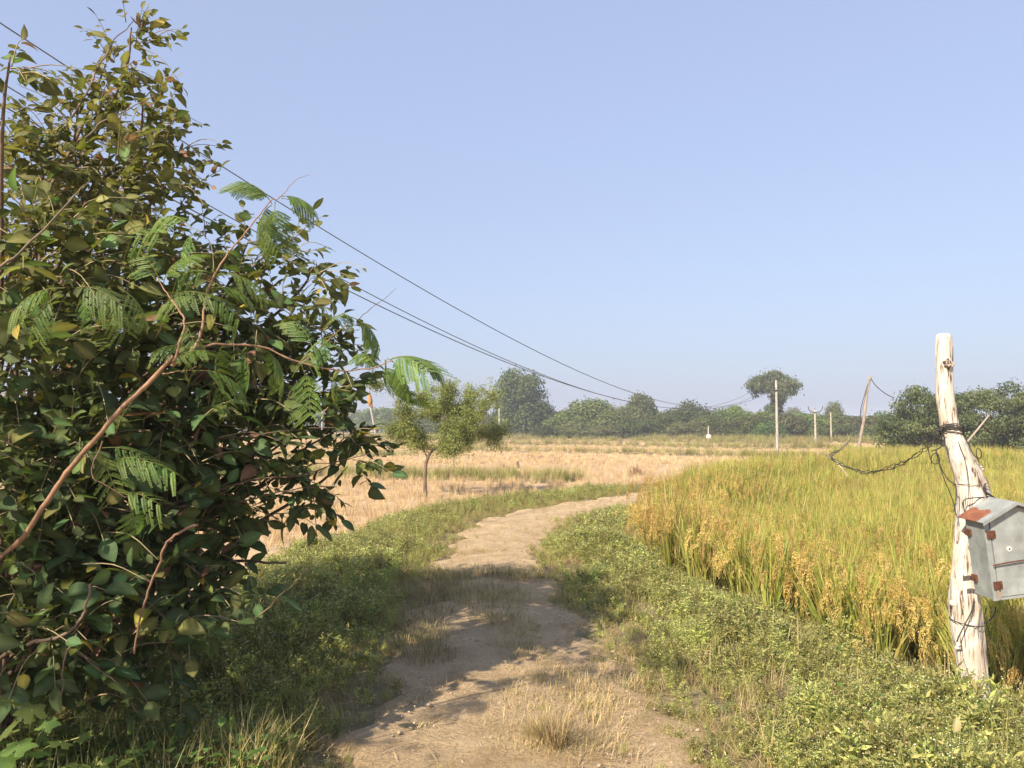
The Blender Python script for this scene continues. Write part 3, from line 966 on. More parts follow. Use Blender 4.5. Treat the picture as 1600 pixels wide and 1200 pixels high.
def tree(name, kind, px, dist, wpx, top, label, group=None, cat='tree', rz=None, z0=FIELD_Z):
    """wpx = crown width in photo pixels at that distance, top = pixel height of its top"""
    x = (px - 800) / FOC * dist
    zt = at(px, top, dist)[2]
    H = zt - z0
    Wd = wpx / FOC * dist
    t = empty(name, (x, dist, z0), label, cat, group)
    cm, tm = kinds[kind]
    wk = {'tall': 0.98, 'umbrella': 1.14, 'layer_a': 1.5, 'layer_b': 1.5}.get(kind, 1.25)
    t.scale = (Wd / wk, Wd / wk, H)
    t.rotation_euler.z = rng.random() * 6.28 if rz is None else rz
    link('trunk', tm, t)
    tag(link('crown', cm, t), kind='stuff')
    return t


tree('dense_tree', 'tall', 816, 122, 92, 578, 'tall dense dark tree, the highest behind the acacia crown')
tree('dense_tree', 'bush_a', 850, 128, 60, 628, 'low bushy tree tucked against the right side of the tall dense tree')
tree('umbrella_tree', 'umbrella', 1206, 112, 82, 577, 'tall spreading tree with rounded crown behind the concrete utility pole')
tree('treeline_tree', 'bush_d', 998, 124, 70, 607, 'dark rounded tree where the power lines meet the treeline')
tree('treeline_tree', 'bush_b', 925, 120, 110, 619, 'broad green tree between the tall dense tree and the rounded one')
tree('treeline_tree', 'bush_a', 1078, 118, 78, 622, 'dome shaped green tree behind the white marker post')
tree('treeline_tree', 'bush_b', 1150, 110, 70, 630, 'leafy tree just before the spreading tree in the treeline')
tree('treeline_tree', 'bush_c', 1302, 118, 36, 620, 'small round olive tree behind the two thin poles')
tree('treeline_tree', 'bush_c', 1238, 190, 36, 631, 'small hazy round tree seen over the treeline beside the spreading tree')
tree('treeline_tree', 'bush_d', 1040, 112, 60, 640, 'light green bush under the dome shaped tree')
low_bush = 'low green bush in the thicket along the treeline'
bw = [(1120, 112, 80, 636), (1190, 106, 80, 640), (1245, 106, 70, 640), (1290, 108, 80, 640), (1330, 106, 80, 648), (1375, 106, 80, 648), (900, 118, 80, 634), (975, 116, 80, 630), (1045, 114, 80, 636), (880, 116, 70, 643), (960, 112, 74, 640), (905, 112, 60, 655), (1010, 110, 60, 652), (1105, 108, 70, 645), (1175, 102, 70, 645), (1225, 100, 70, 640), (1200, 98, 50, 655), (1262, 100, 66, 646),
      (1300, 104, 70, 642), (1345, 100, 70, 645), (1385, 102, 70, 640), (1420, 108, 80, 644), (1130, 104, 56, 655), (1070, 106, 60, 654), (1320, 96, 60, 660), (1280, 94, 44, 664), (1365, 94, 60, 662), (945, 109, 46, 660), (860, 114, 50, 662)]
spots_ = [(890, 'just right of the tall dense tree'), (985, 'between the tall dense tree and the dark rounded tree'), (1060, 'below the dark rounded tree'), (1108, 'just left of the white marker post'), (1160, 'between the marker post and the spreading tree'),
          (1212, 'behind and left of the nearest utility pole'), (1268, 'between the nearest utility pole and the forked pole'), (1310, 'behind the two thin poles'), (1356, 'behind the leaning pole'), (1500, 'between the leaning pole and the feathery trees')]
for q, (px, ds, wp, tp) in enumerate(bw):
    place = next(w_ for lim, w_ in spots_ if px < lim)
    low_bush = ('tall' if tp < 638 else 'mid height' if tp < 650 else 'low') + ' thicket bush ' + place
    tree('thicket_bush', ['bush_a', 'bush_b', 'bush_d', 'bush_c'][q % 4], px, ds, wp * 1.15, tp, low_bush, 'thicket along the treeline', 'bush')
hazy_bush = 'hazy tree in the distant line behind the acacia'
for q, (px, ds, wp, tp) in enumerate([(770, 150, 70, 640), (735, 160, 60, 636), (700, 170, 70, 632), (660, 180, 66, 634), (625, 185, 60, 634), (590, 200, 70, 632), (550, 210, 70, 636), (510, 225, 70, 632), (465, 240, 80, 630), (420, 240, 80, 634), (370, 240, 80, 632), (310, 240, 90, 630)]):
    hazy_bush = 'hazy distant tree ' + next(w_ for lim, w_ in ((340, 'hidden far behind the shrub'), (430, 'behind the shrub edge leaves'), (480, 'behind the twin far poles'), (530, 'behind the bright thin far pole'), (570, 'left of the hanging nest'), (605, 'behind the slanted pole under the nest'), (640, 'behind the left side of the acacia crown'), (680, 'behind the middle of the acacia crown'), (720, 'behind the right half of the acacia crown'), (750, 'behind the right tip of the acacia crown'), (999, 'at the left foot of the tall dense tree')) if px < lim)
    tree('distant_tree', ['bush_c', 'bush_a', 'bush_d'][q % 3], px, ds, wp * 1.3, tp, hazy_bush, 'distant hazy trees left of the tall tree', 'tree')
for q, (px, ds, wp, tp) in enumerate([(1340, 230, 90, 648), (1400, 250, 100, 650), (1280, 240, 90, 652), (1470, 240, 100, 648)]):
    tree('distant_tree', 'bush_a', px, ds, wp, tp, 'faint distant tree seen ' + ['over the thicket beside the leaning pole', 'between the leaning pole and feathery trees', 'over the thicket behind the forked pole', 'behind the feathery trees'][q], 'faint far trees', 'tree')
tree('acacia_tree', 'layer_a', 1440, 46, 150, 596, 'feathery spreading tree at the field edge, seen left of the wooden post', rz=0.6)
tree('acacia_tree', 'layer_b', 1548, 47, 165, 590, 'feathery spreading tree at the field edge, just right of the wooden post', rz=2.1)
tree('acacia_tree', 'layer_a', 1650, 46, 160, 594, 'feathery spreading tree cut by the right edge of the picture', rz=4.0)
for q, (px, ds, wp, tp) in enumerate([(1500, 60, 80, 680), (1580, 58, 90, 684), (1650, 60, 90, 682)]):
    tree('thicket_bush', 'bush_a', px, ds, wp, tp, 'dark low bush in the shade ' + ['just left of the wooden post base trees', 'under the middle feathery tree', 'under the feathery tree at the picture edge'][q], 'bushes under the feathery trees', 'bush')


# ------------------------------------------------------------------ small acacia in the stubble
def small_acacia():
    base = gp(665, 778, FIELD_Z); Yb = base[1]
    t = empty('acacia_tree', base, 'small thorny acacia with thin leaning trunk, alone in the stubble', 'tree')
    inv = lambda px, py, dy=0.0: at(px, py, Yb + dy) - base
    mb = MB()
    trunk = np.array([(0, 0, -0.08), inv(664, 740), inv(670, 712), inv(690, 690, 0.05)])
    tube(mb, catmull(trunk, 5), np.linspace(0.060, 0.036, 16), 8)
    mains = [([inv(668, 715), inv(655, 690), inv(640, 660, -0.3), inv(635, 625, -0.4)], 0.028), ([inv(690, 690, 0.05), inv(705, 660, 0.2), inv(700, 625, 0.1), inv(695, 605, 0)], 0.03),
             ([inv(690, 690, 0.05), inv(725, 668, -0.2), inv(755, 640, -0.3), inv(775, 615, -0.3)], 0.028), ([inv(690, 692), inv(730, 685, 0.3), inv(765, 680, 0.5), inv(790, 678, 0.5)], 0.02),
             ([inv(655, 690), inv(630, 678, 0.3), inv(610, 672, 0.5)], 0.018), ([inv(700, 660, 0.2), inv(672, 640, 0.6), inv(660, 615, 0.8)], 0.02), ([inv(705, 660, 0.2), inv(730, 635, 0.8), inv(740, 612, 0.9)], 0.02),
             ([inv(640, 655, -0.3), inv(618, 625, -0.2), inv(596, 604, 0), inv(574, 600, 0)], 0.014), ([inv(690, 692), inv(705, 700, -0.3), inv(715, 705, -0.5)], 0.012)]
    leafP = []; leafC = []
    for pts, r in mains:
        c = catmull(np.array(pts), 6)
        tube(mb, c, np.linspace(r, r * 0.35, len(c)), 6)
        for q in range(int(13 * len(pts))):
            f = rng.uniform(0.22, 1.0)
            p = c[min(int(f * (len(c) - 1)), len(c) - 1)]
            d = unit(rng.normal(0, 1, 3) + np.array([0, 0, 0.35])) * rng.uniform(0.22, 0.58)
            if r == 0.014:
                if f < 0.75: continue
                d = d * np.array([0.45, 0.45, 0.25])
            e = p + d
            m = (p + e) / 2 + rng.normal(0, 0.03, 3)
            tube(mb, [p, m, e], [0.006, 0.004, 0.002], 3, cap=False)
            ncl = int(rng.uniform(75, 185)) if r != 0.014 else 60
            s = rng.random(ncl)[:, None]
            lp = p * (1 - s) + e * s + rng.normal(0, 0.078, (ncl, 3))
            leafP.append(lp)
            tcol = np.clip(rng.random() * 0.6 + rng.random((ncl, 1)) * 0.4, 0, 1)
            leafC.append(np.array([0.10, 0.135, 0.034]) * (1 - tcol) + np.array([0.30, 0.33, 0.10]) * tcol)
    for q in range(9):     # bare twigs poking out on top
        s = inv(rng.uniform(650, 690), 622, rng.uniform(-0.3, 0.4)); e = s + np.array([rng.normal(0, 0.1), rng.normal(0, 0.1), rng.uniform(0.25, 0.5)])
        tube(mb, [s, (s + e) / 2 + rng.normal(0, 0.03, 3), e], [0.006, 0.004, 0.002], 3, cap=False)
    mb.obj('trunk', M['bark'], t)
    P = np.vstack(leafP); C = np.vstack(leafC)
    mb = MB()
    quad_batch(mb, P, rdir(len(P)) + np.array([0, 0, 0.4]), rng.uniform(0.04, 0.075, len(P)), rng.uniform(0.018, 0.034, len(P)), C)
    tag(mb.obj('crown', M['tree'], t), kind='stuff')
    # weaver nest on its outermost twig
    nb = at(578, 606, Yb)
    nest = empty('hanging_nest', nb, 'brown woven bird nest hanging from the outermost acacia twig', 'nest')
    mb = MB()
    prof = [(0.0, 0.006), (-0.10, 0.010), (-0.16, 0.03), (-0.24, 0.055), (-0.33, 0.075), (-0.40, 0.078), (-0.46, 0.062), (-0.50, 0.04), (-0.53, 0.032)]
    pp = np.array([(0.01 * math.sin(z * 9), 0, z) for z, r in prof]); rr = np.array([r for z, r in prof])
    tube(mb, pp, rr, 12)
    mb.obj('chamber', M['nest'], nest)
    mb = MB(); tube(mb, [(0.03, 0, -0.42), (0.05, 0.0, -0.5), (0.05, 0, -0.58)], [0.035, 0.034, 0.03], 8)
    mb.obj('entrance_tube', M['nest'], nest)


small_acacia()


# ------------------------------------------------------------------ utility poles
def pole(px, ybase, top, r, label, arm=None, leanx=0.0, group=None, dist=None, mat='concrete'):
    b = gp(px, ybase, FIELD_Z) if dist is None else np.array([(px - 800) / FOC * dist, dist, FIELD_Z])
    H = at(px, top, b[1])[2] - FIELD_Z
    t = empty('utility_pole', b, label, 'pole', group)
    mb = MB()
    P = np.array([(leanx * s, 0, -0.1 + (H + 0.1) * s) for s in np.linspace(0, 1, 7)])
    tube(mb, P, np.linspace(r, r * 0.68, 7), 8)
    mb.obj('shaft', M[mat], t)
    if arm:
        zt = H - arm[1]
        mb = MB()
        for s in (-1, 1):
            pts = catmull(np.array([(leanx, -r, zt), (leanx + s * arm[0] * 0.55, -r, zt + 0.06), (leanx + s * arm[0] * 0.9, -r, zt + 0.28), (leanx + s * arm[0], -r, zt + 0.5)]), 4)
            tube(mb, pts, 0.045, 5)
        mb.obj('cross_arm', M['iron'], t)
        for s, z in ((-1, zt + 0.55), (1, zt + 0.55), (0, H + 0.08)):
            mb = MB()
            prof = [(-0.09, 0.02), (-0.05, 0.05), (0, 0.035), (0.04, 0.05), (0.09, 0.025)]
            tube(mb, [(leanx + s * arm[0], -r if s else 0, z + a) for a, _ in prof], [q for _, q in prof], 8)
            mb.obj('insulator', M['iron'], t)
    return b, H


pb, pH = pole(1215, 717, 594, 0.095, 'nearest pale concrete utility pole with curved arms, in front of spreading tree', arm=(0.62, 0.62))
pole(1274.5, 696, 640, 0.12, 'mid distance concrete pole with forked arms, first right of the nearest pole', arm=(0.72, 0.28))
pole(1299, 691, 644, 0.10, 'plain thin concrete pole beside the pole with forked arms')
pole(780, 690, 638, 0.13, 'thin concrete pole standing before the tall dense tree')
pole(588, 684, 636, 0.17, 'slanted pale pole standing below the hanging nest', leanx=-1.0)
pole(503, 680, 634, 0.16, 'bright thin far pole glimpsed right of the twin poles past shrub leaves')
pole(491, 680, 641, 0.13, 'faint thin far pole between twin poles and bright pole')
pole(468, 680, 632, 0.15, 'right hand pole of the twin far poles past the shrub')
pole(462, 680, 634, 0.15, 'left hand pole of the twin far poles past the shrub')
pole(1415, 690, 662, 0.10, 'short thin post under the feathery tree left of the wooden post')

# white marker post
b = gp(1107, 690, FIELD_Z)
t = empty('marker_post', b, 'short white marker post with a round white plate before the treeline', 'post')
mb = MB(); tube(mb, [(0, 0, -0.1), (0, 0, 1.0), (0, 0, 1.9)], [0.10, 0.09, 0.06], 8); mb.obj('shaft', M['concrete'], t)
mb = MB(); tube(mb, [(0, -0.12, 0.62), (0, -0.16, 0.62), (0, -0.18, 0.62)], [0.30, 0.30, 0.27], 14); mb.obj('plate', M['porcelain'], t)

# small things lying in the stubble
b = gp(809, 732, FIELD_Z)
mb = MB(); pts = np.array([(0, 0, -0.05), (0.01, 0, 0.12), (-0.01, 0, 0.25), (0.02, 0.01, 0.33)])
tube(mb, catmull(pts, 3), np.linspace(0.085, 0.05, 10) * (1 + 0.15 * np.sin(np.arange(10) * 2)), 7, C=(0.12, 0.09, 0.06))
o = mb.obj('tree_stump', M['bark']); o.location = b
tag(o, 'small dark stump sticking up from the open stubble', 'stump')


def heap(px, py, r, h, lab, cat='straw heap', tint=((0.30, 0.21, 0.11), (0.48, 0.35, 0.19))):
    b = gp(px, py, FIELD_Z)
    mb = MB()
    for q in range(260):
        a = rng.random() * 6.283; u = math.sqrt(rng.random()); rr = r * u
        p = np.array([rr * math.cos(a), rr * math.sin(a), h * (1 - u ** 2) * rng.random()])
        col = mix(tint[0], tint[1], rng.random())
        blade(mb, p, rng.random() * 6.283, rng.uniform(0.3, 1.5), rng.uniform(0.15, 0.4), 0.016, rng.uniform(-0.5, 0.8), 3, col)
    o = mb.obj('straw_heap', M['straw']); o.location = b
    return tag(o, lab, cat)


heap(787, 737, 0.42, 0.26, 'brown clump of trampled straw just left of the dark stump')
heap(994, 742, 0.30, 0.24, 'brown clump of straw near the rice corner in open stubble')
heap(835, 714, 0.7, 0.22, 'long low brown straw patch behind the dark stump')
heap(1196, 721, 0.8, 0.5, 'green grass clump left of the nearest utility pole foot', 'grass clump', ((0.10, 0.12, 0.04), (0.22, 0.21, 0.08)))
heap(1226, 721, 0.8, 0.5, 'green grass clump right of the nearest utility pole foot', 'grass clump', ((0.10, 0.12, 0.04), (0.22, 0.21, 0.08)))
heap(1262, 722, 0.5, 0.3, 'small dark weed clump between utility pole and leaning pole', 'grass clump', ((0.10, 0.11, 0.04), (0.20, 0.18, 0.08)))

# leaning wooden pole with a slack wire
b = gp(1336, 724, FIELD_Z)
topw = at(1360, 587, b[1]) - b
t = empty('leaning_pole', b, 'bare wooden pole leaning over the far rice patch', 'pole')
mb = MB()
ctrl = np.array([(0, 0, -0.1), topw * 0.25 + (0.05, 0, 0), topw * 0.5 + (0.06, 0, 0), topw * 0.78 + (-0.02, 0, 0), topw])
c = catmull(ctrl, 5)
tube(mb, c, np.linspace(0.10, 0.065, len(c)) * (1 + 0.06 * np.sin(np.arange(len(c)) * 2.1)), 9)
mb.obj('shaft', M['wood_pole'], t)
mb = MB()
tube(mb, catmull(np.array([topw * 0.985, at(1368, 602, b[1]) - b, at(1382, 614, b[1] + 1) - b, at(1397, 622, b[1] + 2.5) - b]), 5), 0.022, 4, cap=False)
mb.obj('wire', M['wire'], t)
mb = MB()
tube(mb, catmull(np.array([topw * 0.985, topw * 0.8 + (-0.14, -0.05, 0), topw * 0.6 + (-0.22, -0.05, 0), topw * 0.45 + (-0.06, -0.08, 0)]), 5), 0.02, 4, cap=False)
mb.obj('wire', M['wire'], t)

# ------------------------------------------------------------------ overhead lines: one long sagging span from behind the viewer to the nearest pole
A = np.array([-4.95, 7.4]); B = pb[:2]
dl = unit(B - A); nl = np.array([dl[1], -dl[0]])
lines = [(-0.02, pH + 0.1, [(0, 40), (120, 112), (300, 225), (400, 292), (500, 357), (600, 420), (700, 475), (800, 528), (900, 578), (985, 612), (1050, 631)], 'top'),
         (-0.62, pH - 0.05, [(0, 135), (75, 175), (300, 300), (500, 410), (600, 470), (700, 525), (800, 568), (900, 605), (960, 622), (1050, 637)], 'middle'),
         (0.62, pH - 0.05, [(0, 170), (100, 222), (370, 358), (480, 416), (600, 480), (700, 530), (800, 572), (900, 607), (960, 622), (1050, 637)], 'lowest')]
for off, endz, pxs, nm in lines:
    a = A + nl * off
    ts, hs_ = [], []
    for x, y in pxs:
        r = ray(x, y)
        # solve r.xy * s = a + dl*t
        s_, t_ = np.linalg.solve(np.array([[r[0], -dl[0]], [r[1], -dl[1]]]), a)
        ts.append(t_); hs_.append(EYE + r[2] * s_)
    tB = (B - A) @ dl
    ts.append(tB); hs_.append(FIELD_Z + endz)
    wgt = np.ones(len(ts)); wgt[-1] = 6
    co = np.polyfit(ts, hs_, 3, w=wgt)
    tv = np.linspace(-9, tB, 90)
    zv = np.polyval(co, tv)
    zv = np.where(tv < -1, np.polyval(co, -1) + (tv + 1) * np.polyval(np.polyder(co), -1), zv)
    zv[-1] = FIELD_Z + endz
    P = np.column_stack([a[0] + dl[0] * tv, a[1] + dl[1] * tv, zv])
    P[-1, :2] = B + np.array([off, -0.13 if off < -0.1 or off > 0.1 else 0])
    mb = MB(); tube(mb, P, 0.0075 + 0.0008 * np.clip(tv, 0, 20) / 8, 5, cap=False)
    tag(mb.obj('power_line', M['line']), nm + ' of the three sagging overhead power lines', 'power line')

# ------------------------------------------------------------------ wooden post with meter box
PY = 4.85


def wood_mat():
    m, n, o = newmat('bleached_wood')
    tc = N(n, 'ShaderNodeTexCoord')
    mp = N(n, 'ShaderNodeMapping'); mp.inputs['Scale'].default_value = (1, 1, 0.10)
    n.links.new(tc.outputs['Object'], mp.inputs['Vector'])
    g = N(n, 'ShaderNodeTexNoise', Scale=55.0, Detail=6.0, Roughness=0.6, Distortion=0.4)
    n.links.new(mp.outputs[0], g.inputs['Vector'])
    big = N(n, 'ShaderNodeTexNoise', Scale=5.0, Detail=4.0)
    n.links.new(tc.outputs['Object'], big.inputs['Vector'])
    cr = N(n, 'ShaderNodeValToRGB')
    e = cr.color_ramp.elements
    e[0].position = 0.36; e[0].color = (0.11, 0.075, 0.055, 1)
    e[1].position = 0.52; e[1].color = (0.63, 0.58, 0.51, 1)
    x = e.new(0.43); x.color = (0.50, 0.44, 0.375, 1)
    n.links.new(g.outputs['Fac'], cr.inputs[0])
    cr2 = N(n, 'ShaderNodeValToRGB')
    f = cr2.color_ramp.elements
    f[0].position = 0.35; f[0].color = (0.78, 0.72, 0.66, 1); f[1].position = 0.62; f[1].color = (1, 1, 1, 1)
    n.links.new(big.outputs['Fac'], cr2.inputs[0])
    mx = N(n, 'ShaderNodeMix', data_type='RGBA', blend_type='MULTIPLY'); mx.inputs['Factor'].default_value = 1
    n.links.new(cr.outputs[0], mx.inputs[6]); n.links.new(cr2.outputs[0], mx.inputs[7])
    b = N(n, 'ShaderNodeBsdfPrincipled', Roughness=0.85); b.inputs['Specular IOR Level'].default_value = 0.2
    n.links.new(mx.outputs[2], b.inputs['Base Color'])
    bm = N(n, 'ShaderNodeBump', Strength=0.9, Distance=0.008)
    n.links.new(g.outputs['Fac'], bm.inputs['Height']); n.links.new(bm.outputs[0], b.inputs['Normal'])
    n.links.new(b.outputs[0], o.inputs['Surface'])
    return m


M['wood'] = wood_mat()
post_px = [(1474, 526, 21), (1474.5, 545, 23.5), (1475, 575, 24), (1476, 610, 25), (1481, 645, 27), (1489, 680, 29), (1500, 712, 34), (1512, 742, 41), (1518, 768, 46), (1520, 795, 47), (1516, 830, 43), (1511, 870, 38), (1507, 905, 37), (1508, 945, 44), (1512, 985, 43), (1517, 1025, 41), (1521, 1062, 42), (1524, 1110, 44)]
base = at(1524, 1090, PY)
post = empty('wooden_post', base, 'bleached crooked wooden post carrying the grey metal box', 'post')
c3 = catmull(np.array([np.append(at(x, y, PY) - base, w_ / FOC * PY / 2) for x, y, w_ in post_px]), 8)
Pp, rad = c3[:, :3], c3[:, 3]
T_, Nn, Bb = frames(Pp)
ns = 40
ang = np.arange(ns) * 2 * math.pi / ns
V = np.zeros((len(Pp), ns, 3))
for i_ in range(len(Pp)):
    for j_ in range(ns):
        u_ = np.cos(ang[j_]) * Nn[i_] + np.sin(ang[j_]) * Bb[i_]
        q = Pp[i_]
        n1 = mnoise.noise(Vector((u_[0] * 2.2 + 3, u_[1] * 2.2, q[2] * 2.0)))
        n2 = mnoise.noise(Vector((u_[0] * 7, u_[1] * 7 + 5, q[2] * 2.2)))
        n3 = mnoise.noise(Vector((u_[0] * 15, u_[1] * 15 + 9, q[2] * 5)))
        lowr = 1 + 1.6 * float(1 - smooth(0.3, 0.9, q[2])) if q[2] < 0.9 else 1.0
        groove = -0.13 * lowr * max(0, 1 - abs(n2 + 0.12) * 7)
        V[i_, j_] = q + u_ * rad[i_] * (1 + 0.12 * n1 + 0.05 * n2 + 0.05 * lowr * n3 + groove)
k_ = len(Pp)
i_, j_ = np.meshgrid(np.arange(k_ - 1) * ns, np.arange(ns), indexing='ij'); j2 = (j_ + 1) % ns
mb = MB()
Vf = V.reshape(-1, 3)
Qf = np.stack([i_ + j_, i_ + ns + j_, i_ + ns + j2, i_ + j2], -1).reshape(-1, 4)
topc = V[0].mean(0) + np.array([0, 0, 0.012])
inner = topc + (V[0] - V[0].mean(0)) * 0.72 + np.array([0, 0, 0.006])
nV = len(Vf)
Vf = np.vstack([Vf, inner, topc])
Qc = [(j, (j + 1) % ns, nV + (j + 1) % ns, nV + j) for j in range(ns)]
Tc = [(nV + j, nV + (j + 1) % ns, nV + ns) for j in range(ns)]
mb.add(Vf, np.vstack([Qf, Qc]), Tc)
mb.obj('trunk', M['wood'], post)


def knot(px, py, dy, dirx, diry, dirz, r, L, name='branch_stub'):
    p = at(px, py, PY + dy) - base
    d = unit(np.array([dirx, diry, dirz]))
    pts = np.array([p - d * 0.04, p, p + d * L * 0.5, p + d * L * 0.85, p + d * L])
    mb = MB(); tube(mb, pts, np.array([1.9, 1.45, 1.05, 0.95, 0.6]) * r, 14)
    mb.obj(name, M['wood'], post)


knot(1522, 735, -0.01, 1, -0.2, 0.25, 0.022, 0.055)
knot(1530, 782, -0.04, 1, -0.5, 0.1, 0.030, 0.085)
knot(1496, 945, -0.005, -1, -0.1, 0.35, 0.021, 0.05)
knot(1500, 1012, -0.02, -1, -0.3, 0.1, 0.012, 0.035)
# old burst knot near the top
mb = MB(); p = at(1482, 567, PY - 0.062) - base
for q in range(7):
    o_ = np.array([rng.normal(0, 0.012), -0.004, rng.normal(0, 0.014)])
    tube(mb, [p + o_ + (0, 0.02, 0), p + o_ + (0.004, -0.006, 0.004), p + o_ + (rng.normal(0, 0.012), -0.012, rng.normal(0, 0.02))], [0.009, 0.007, 0.002], 5)
mb.obj('burst_knot', M['wood_pole'], post)


def ring(px0, py0, px1, py1, ra, tilt, r=0.0035, name='wire_loop', n=26):
    """a wire loop round the post through two silhouette points"""
    a = at(px0, py0, PY) - base; b = at(px1, py1, PY) - base
    c_ = (a + b) / 2; h = (b - a) / 2
    pts = [c_ + math.cos(t) * h * ra + math.sin(t) * np.array([0, -1, tilt]) * np.linalg.norm(h) * ra for t in np.linspace(0, 2 * math.pi, n)]
    mb = MB(); tube(mb, np.array(pts), r, 5, cap=False); mb.obj(name, M['wire'], post)


for q in range(5):
    ring(1470 + q * 0.6, 667 + q * 2.2, 1503, 672 + q * 2.4 + rng.normal(0, 1), 1.06, 0.28 + rng.normal(0, 0.06), 0.0036)
ring(1488, 968, 1534, 972, 1.05, -0.1, 0.003)
ring(1493, 757, 1541, 762, 1.04, 0.1, 0.0018)


def wire(pts, r, parent=post, name='loose_wire', jit=0.0, n=6, mat='wire'):
    P = catmull(np.array([at(*p) for p in pts]), n)
    if parent is not None:
        P = P - np.array(parent.location)
    if jit:
        P = P + rng.normal(0, jit, P.shape)
    mb = MB(); tube(mb, P, r, 5, cap=False)
    return mb.obj(name, M[mat], parent)


F = PY - 0.10
wire([(1474, 690, PY - 0.05), (1466, 686, F), (1458, 680, F), (1462, 672, F), (1472, 675, F), (1475, 690, F), (1468, 700, F), (1455, 705, F)], 0.004)
wire([(1470, 668, F), (1462, 678, F), (1466, 690, F), (1475, 697, F), (1476, 684, F), (1470, 672, F)], 0.004)
wire([(1450, 698, F), (1453, 715, F), (1460, 725, F), (1468, 720, F), (1464, 708, F), (1456, 712, F), (1455, 725, F)], 0.003)
wire([(1462, 702, F), (1470, 730, F), (1482, 750, F), (1493, 758, F), (1494, 775, F), (1490, 800, F)], 0.003)
wire([(1462, 705, F), (1474, 745, F), (1488, 780, F), (1494, 805, F)], 0.0028)
wire([(1506, 680, F), (1514, 696, F), (1522, 712, F), (1532, 716, F), (1533, 706, F), (1527, 700, F), (1526, 712, F), (1530, 722, F)], 0.003)
wire([(1540, 755, F), (1537, 765, F), (1545, 772, F), (1556, 780, F), (1563, 792, PY - 0.12)], 0.006)
wire([(1541, 772, F), (1550, 776, F), (1558, 786, F), (1560, 793, PY - 0.12)], 0.004)
wire([(1497, 690, PY - 0.08), (1508, 720, PY - 0.10), (1513, 760, PY - 0.115), (1512, 790, PY - 0.12)], 0.0022)
wire([(1507, 800, PY - 0.115), (1506, 782, PY - 0.115), (1520, 778, PY - 0.12), (1538, 777, PY - 0.09)], 0.0035)
wire([(1522, 935, PY - 0.10), (1518, 955, PY - 0.11), (1508, 975, PY - 0.11), (1498, 995, PY - 0.10), (1495, 1003, PY - 0.08)], 0.004)
wire([(1532, 972, PY - 0.03), (1545, 970, PY - 0.02), (1554, 958, PY), (1556, 948, PY)], 0.004)
wire([(1541, 950, PY), (1539, 965, PY), (1545, 985, PY + 0.05), (1548, 1000, PY + 0.1)], 0.003)

# stick tied behind the post
mb = MB()
pts = np.array([at(1546, 648, PY + 0.12), at(1530, 668, PY + 0.10), at(1507, 696, PY + 0.085), at(1490, 720, PY + 0.10)])
tube(mb, catmull(pts, 4), np.linspace(0.005, 0.009, 13), 6)
tag(mb.obj('thin_stick', M['wood_pole']), 'thin dry stick slanting out from behind the wooden post', 'stick')

# rough twisted cable hanging from the post into the rice
cab = empty('twisted_cable', at(1470, 690, PY - 0.08), 'rough twisted black cable sagging from the wooden post over the rice', 'cable')
ctrl = [(1476, 683, PY - 0.08), (1460, 690, PY - 0.08), (1440, 704, PY - 0.02), (1412, 722, PY + 0.1), (1385, 732, PY + 0.3), (1360, 738, PY + 0.5), (1333, 733, PY + 0.8), (1312, 724, PY + 1.1), (1298, 714, PY + 1.5), (1304, 708, PY + 2.4), (1314, 702, PY + 3.6), (1323, 694, PY + 6)]
cc = catmull(np.array([at(*p) for p in ctrl]), 9)
T_, N1, B1_ = frames(cc)
for s in range(3):
    ph = np.linspace(0, 46, len(cc)) + s * 2.1
    am = 0.009 + 0.006 * np.sin(np.linspace(0, 40, len(cc)) + s)
    P = cc + (np.cos(ph) * am)[:, None] * N1 + (np.sin(ph) * am)[:, None] * B1_ + rng.normal(0, 0.004, cc.shape)
    mb = MB(); tube(mb, P - np.array(cab.location), 0.0022 if s else 0.0028, 5, cap=False)
    mb.obj('strand', M['wire'], cab)
for q in range(10):
    i0 = rng.integers(6, len(cc) - 5); p = cc[i0] - np.array(cab.location)
    mb = MB(); e = p + unit(rng.normal(0, 1, 3)) * 0.035
    tube(mb, [p, (p + e) / 2 + rng.normal(0, 0.006, 3), e], [0.0026, 0.002, 0.0015], 5)
    mb.obj('wire_end', M['wire'], cab)
Lp = gp(1336, 724, FIELD_Z)
run = catmull(np.array([at(1323, 694, PY + 6), at(1331, 682, 17), at(1340, 662, 25), at(1350, 630, 33), at(1359, 592, Lp[1] - 0.1)]), 6)
mb = MB(); tube(mb, run - np.array(cab.location), np.linspace(0.006, 0.012, len(run)), 5, cap=False); mb.obj('strand', M['wire'], cab)
mb = MB()
pts = np.array([at(1288, 708, PY + 1.45), at(1298, 716, PY + 1.45), at(1312, 728, PY + 1.4), at(1325, 745, PY + 1.3)])
tube(mb, catmull(pts, 4), np.linspace(0.008, 0.004, 13), 5)
tag(mb.obj('thin_stick', M['wood_pole']), 'short pale twig caught in the low end of the twisted cable', 'stick')


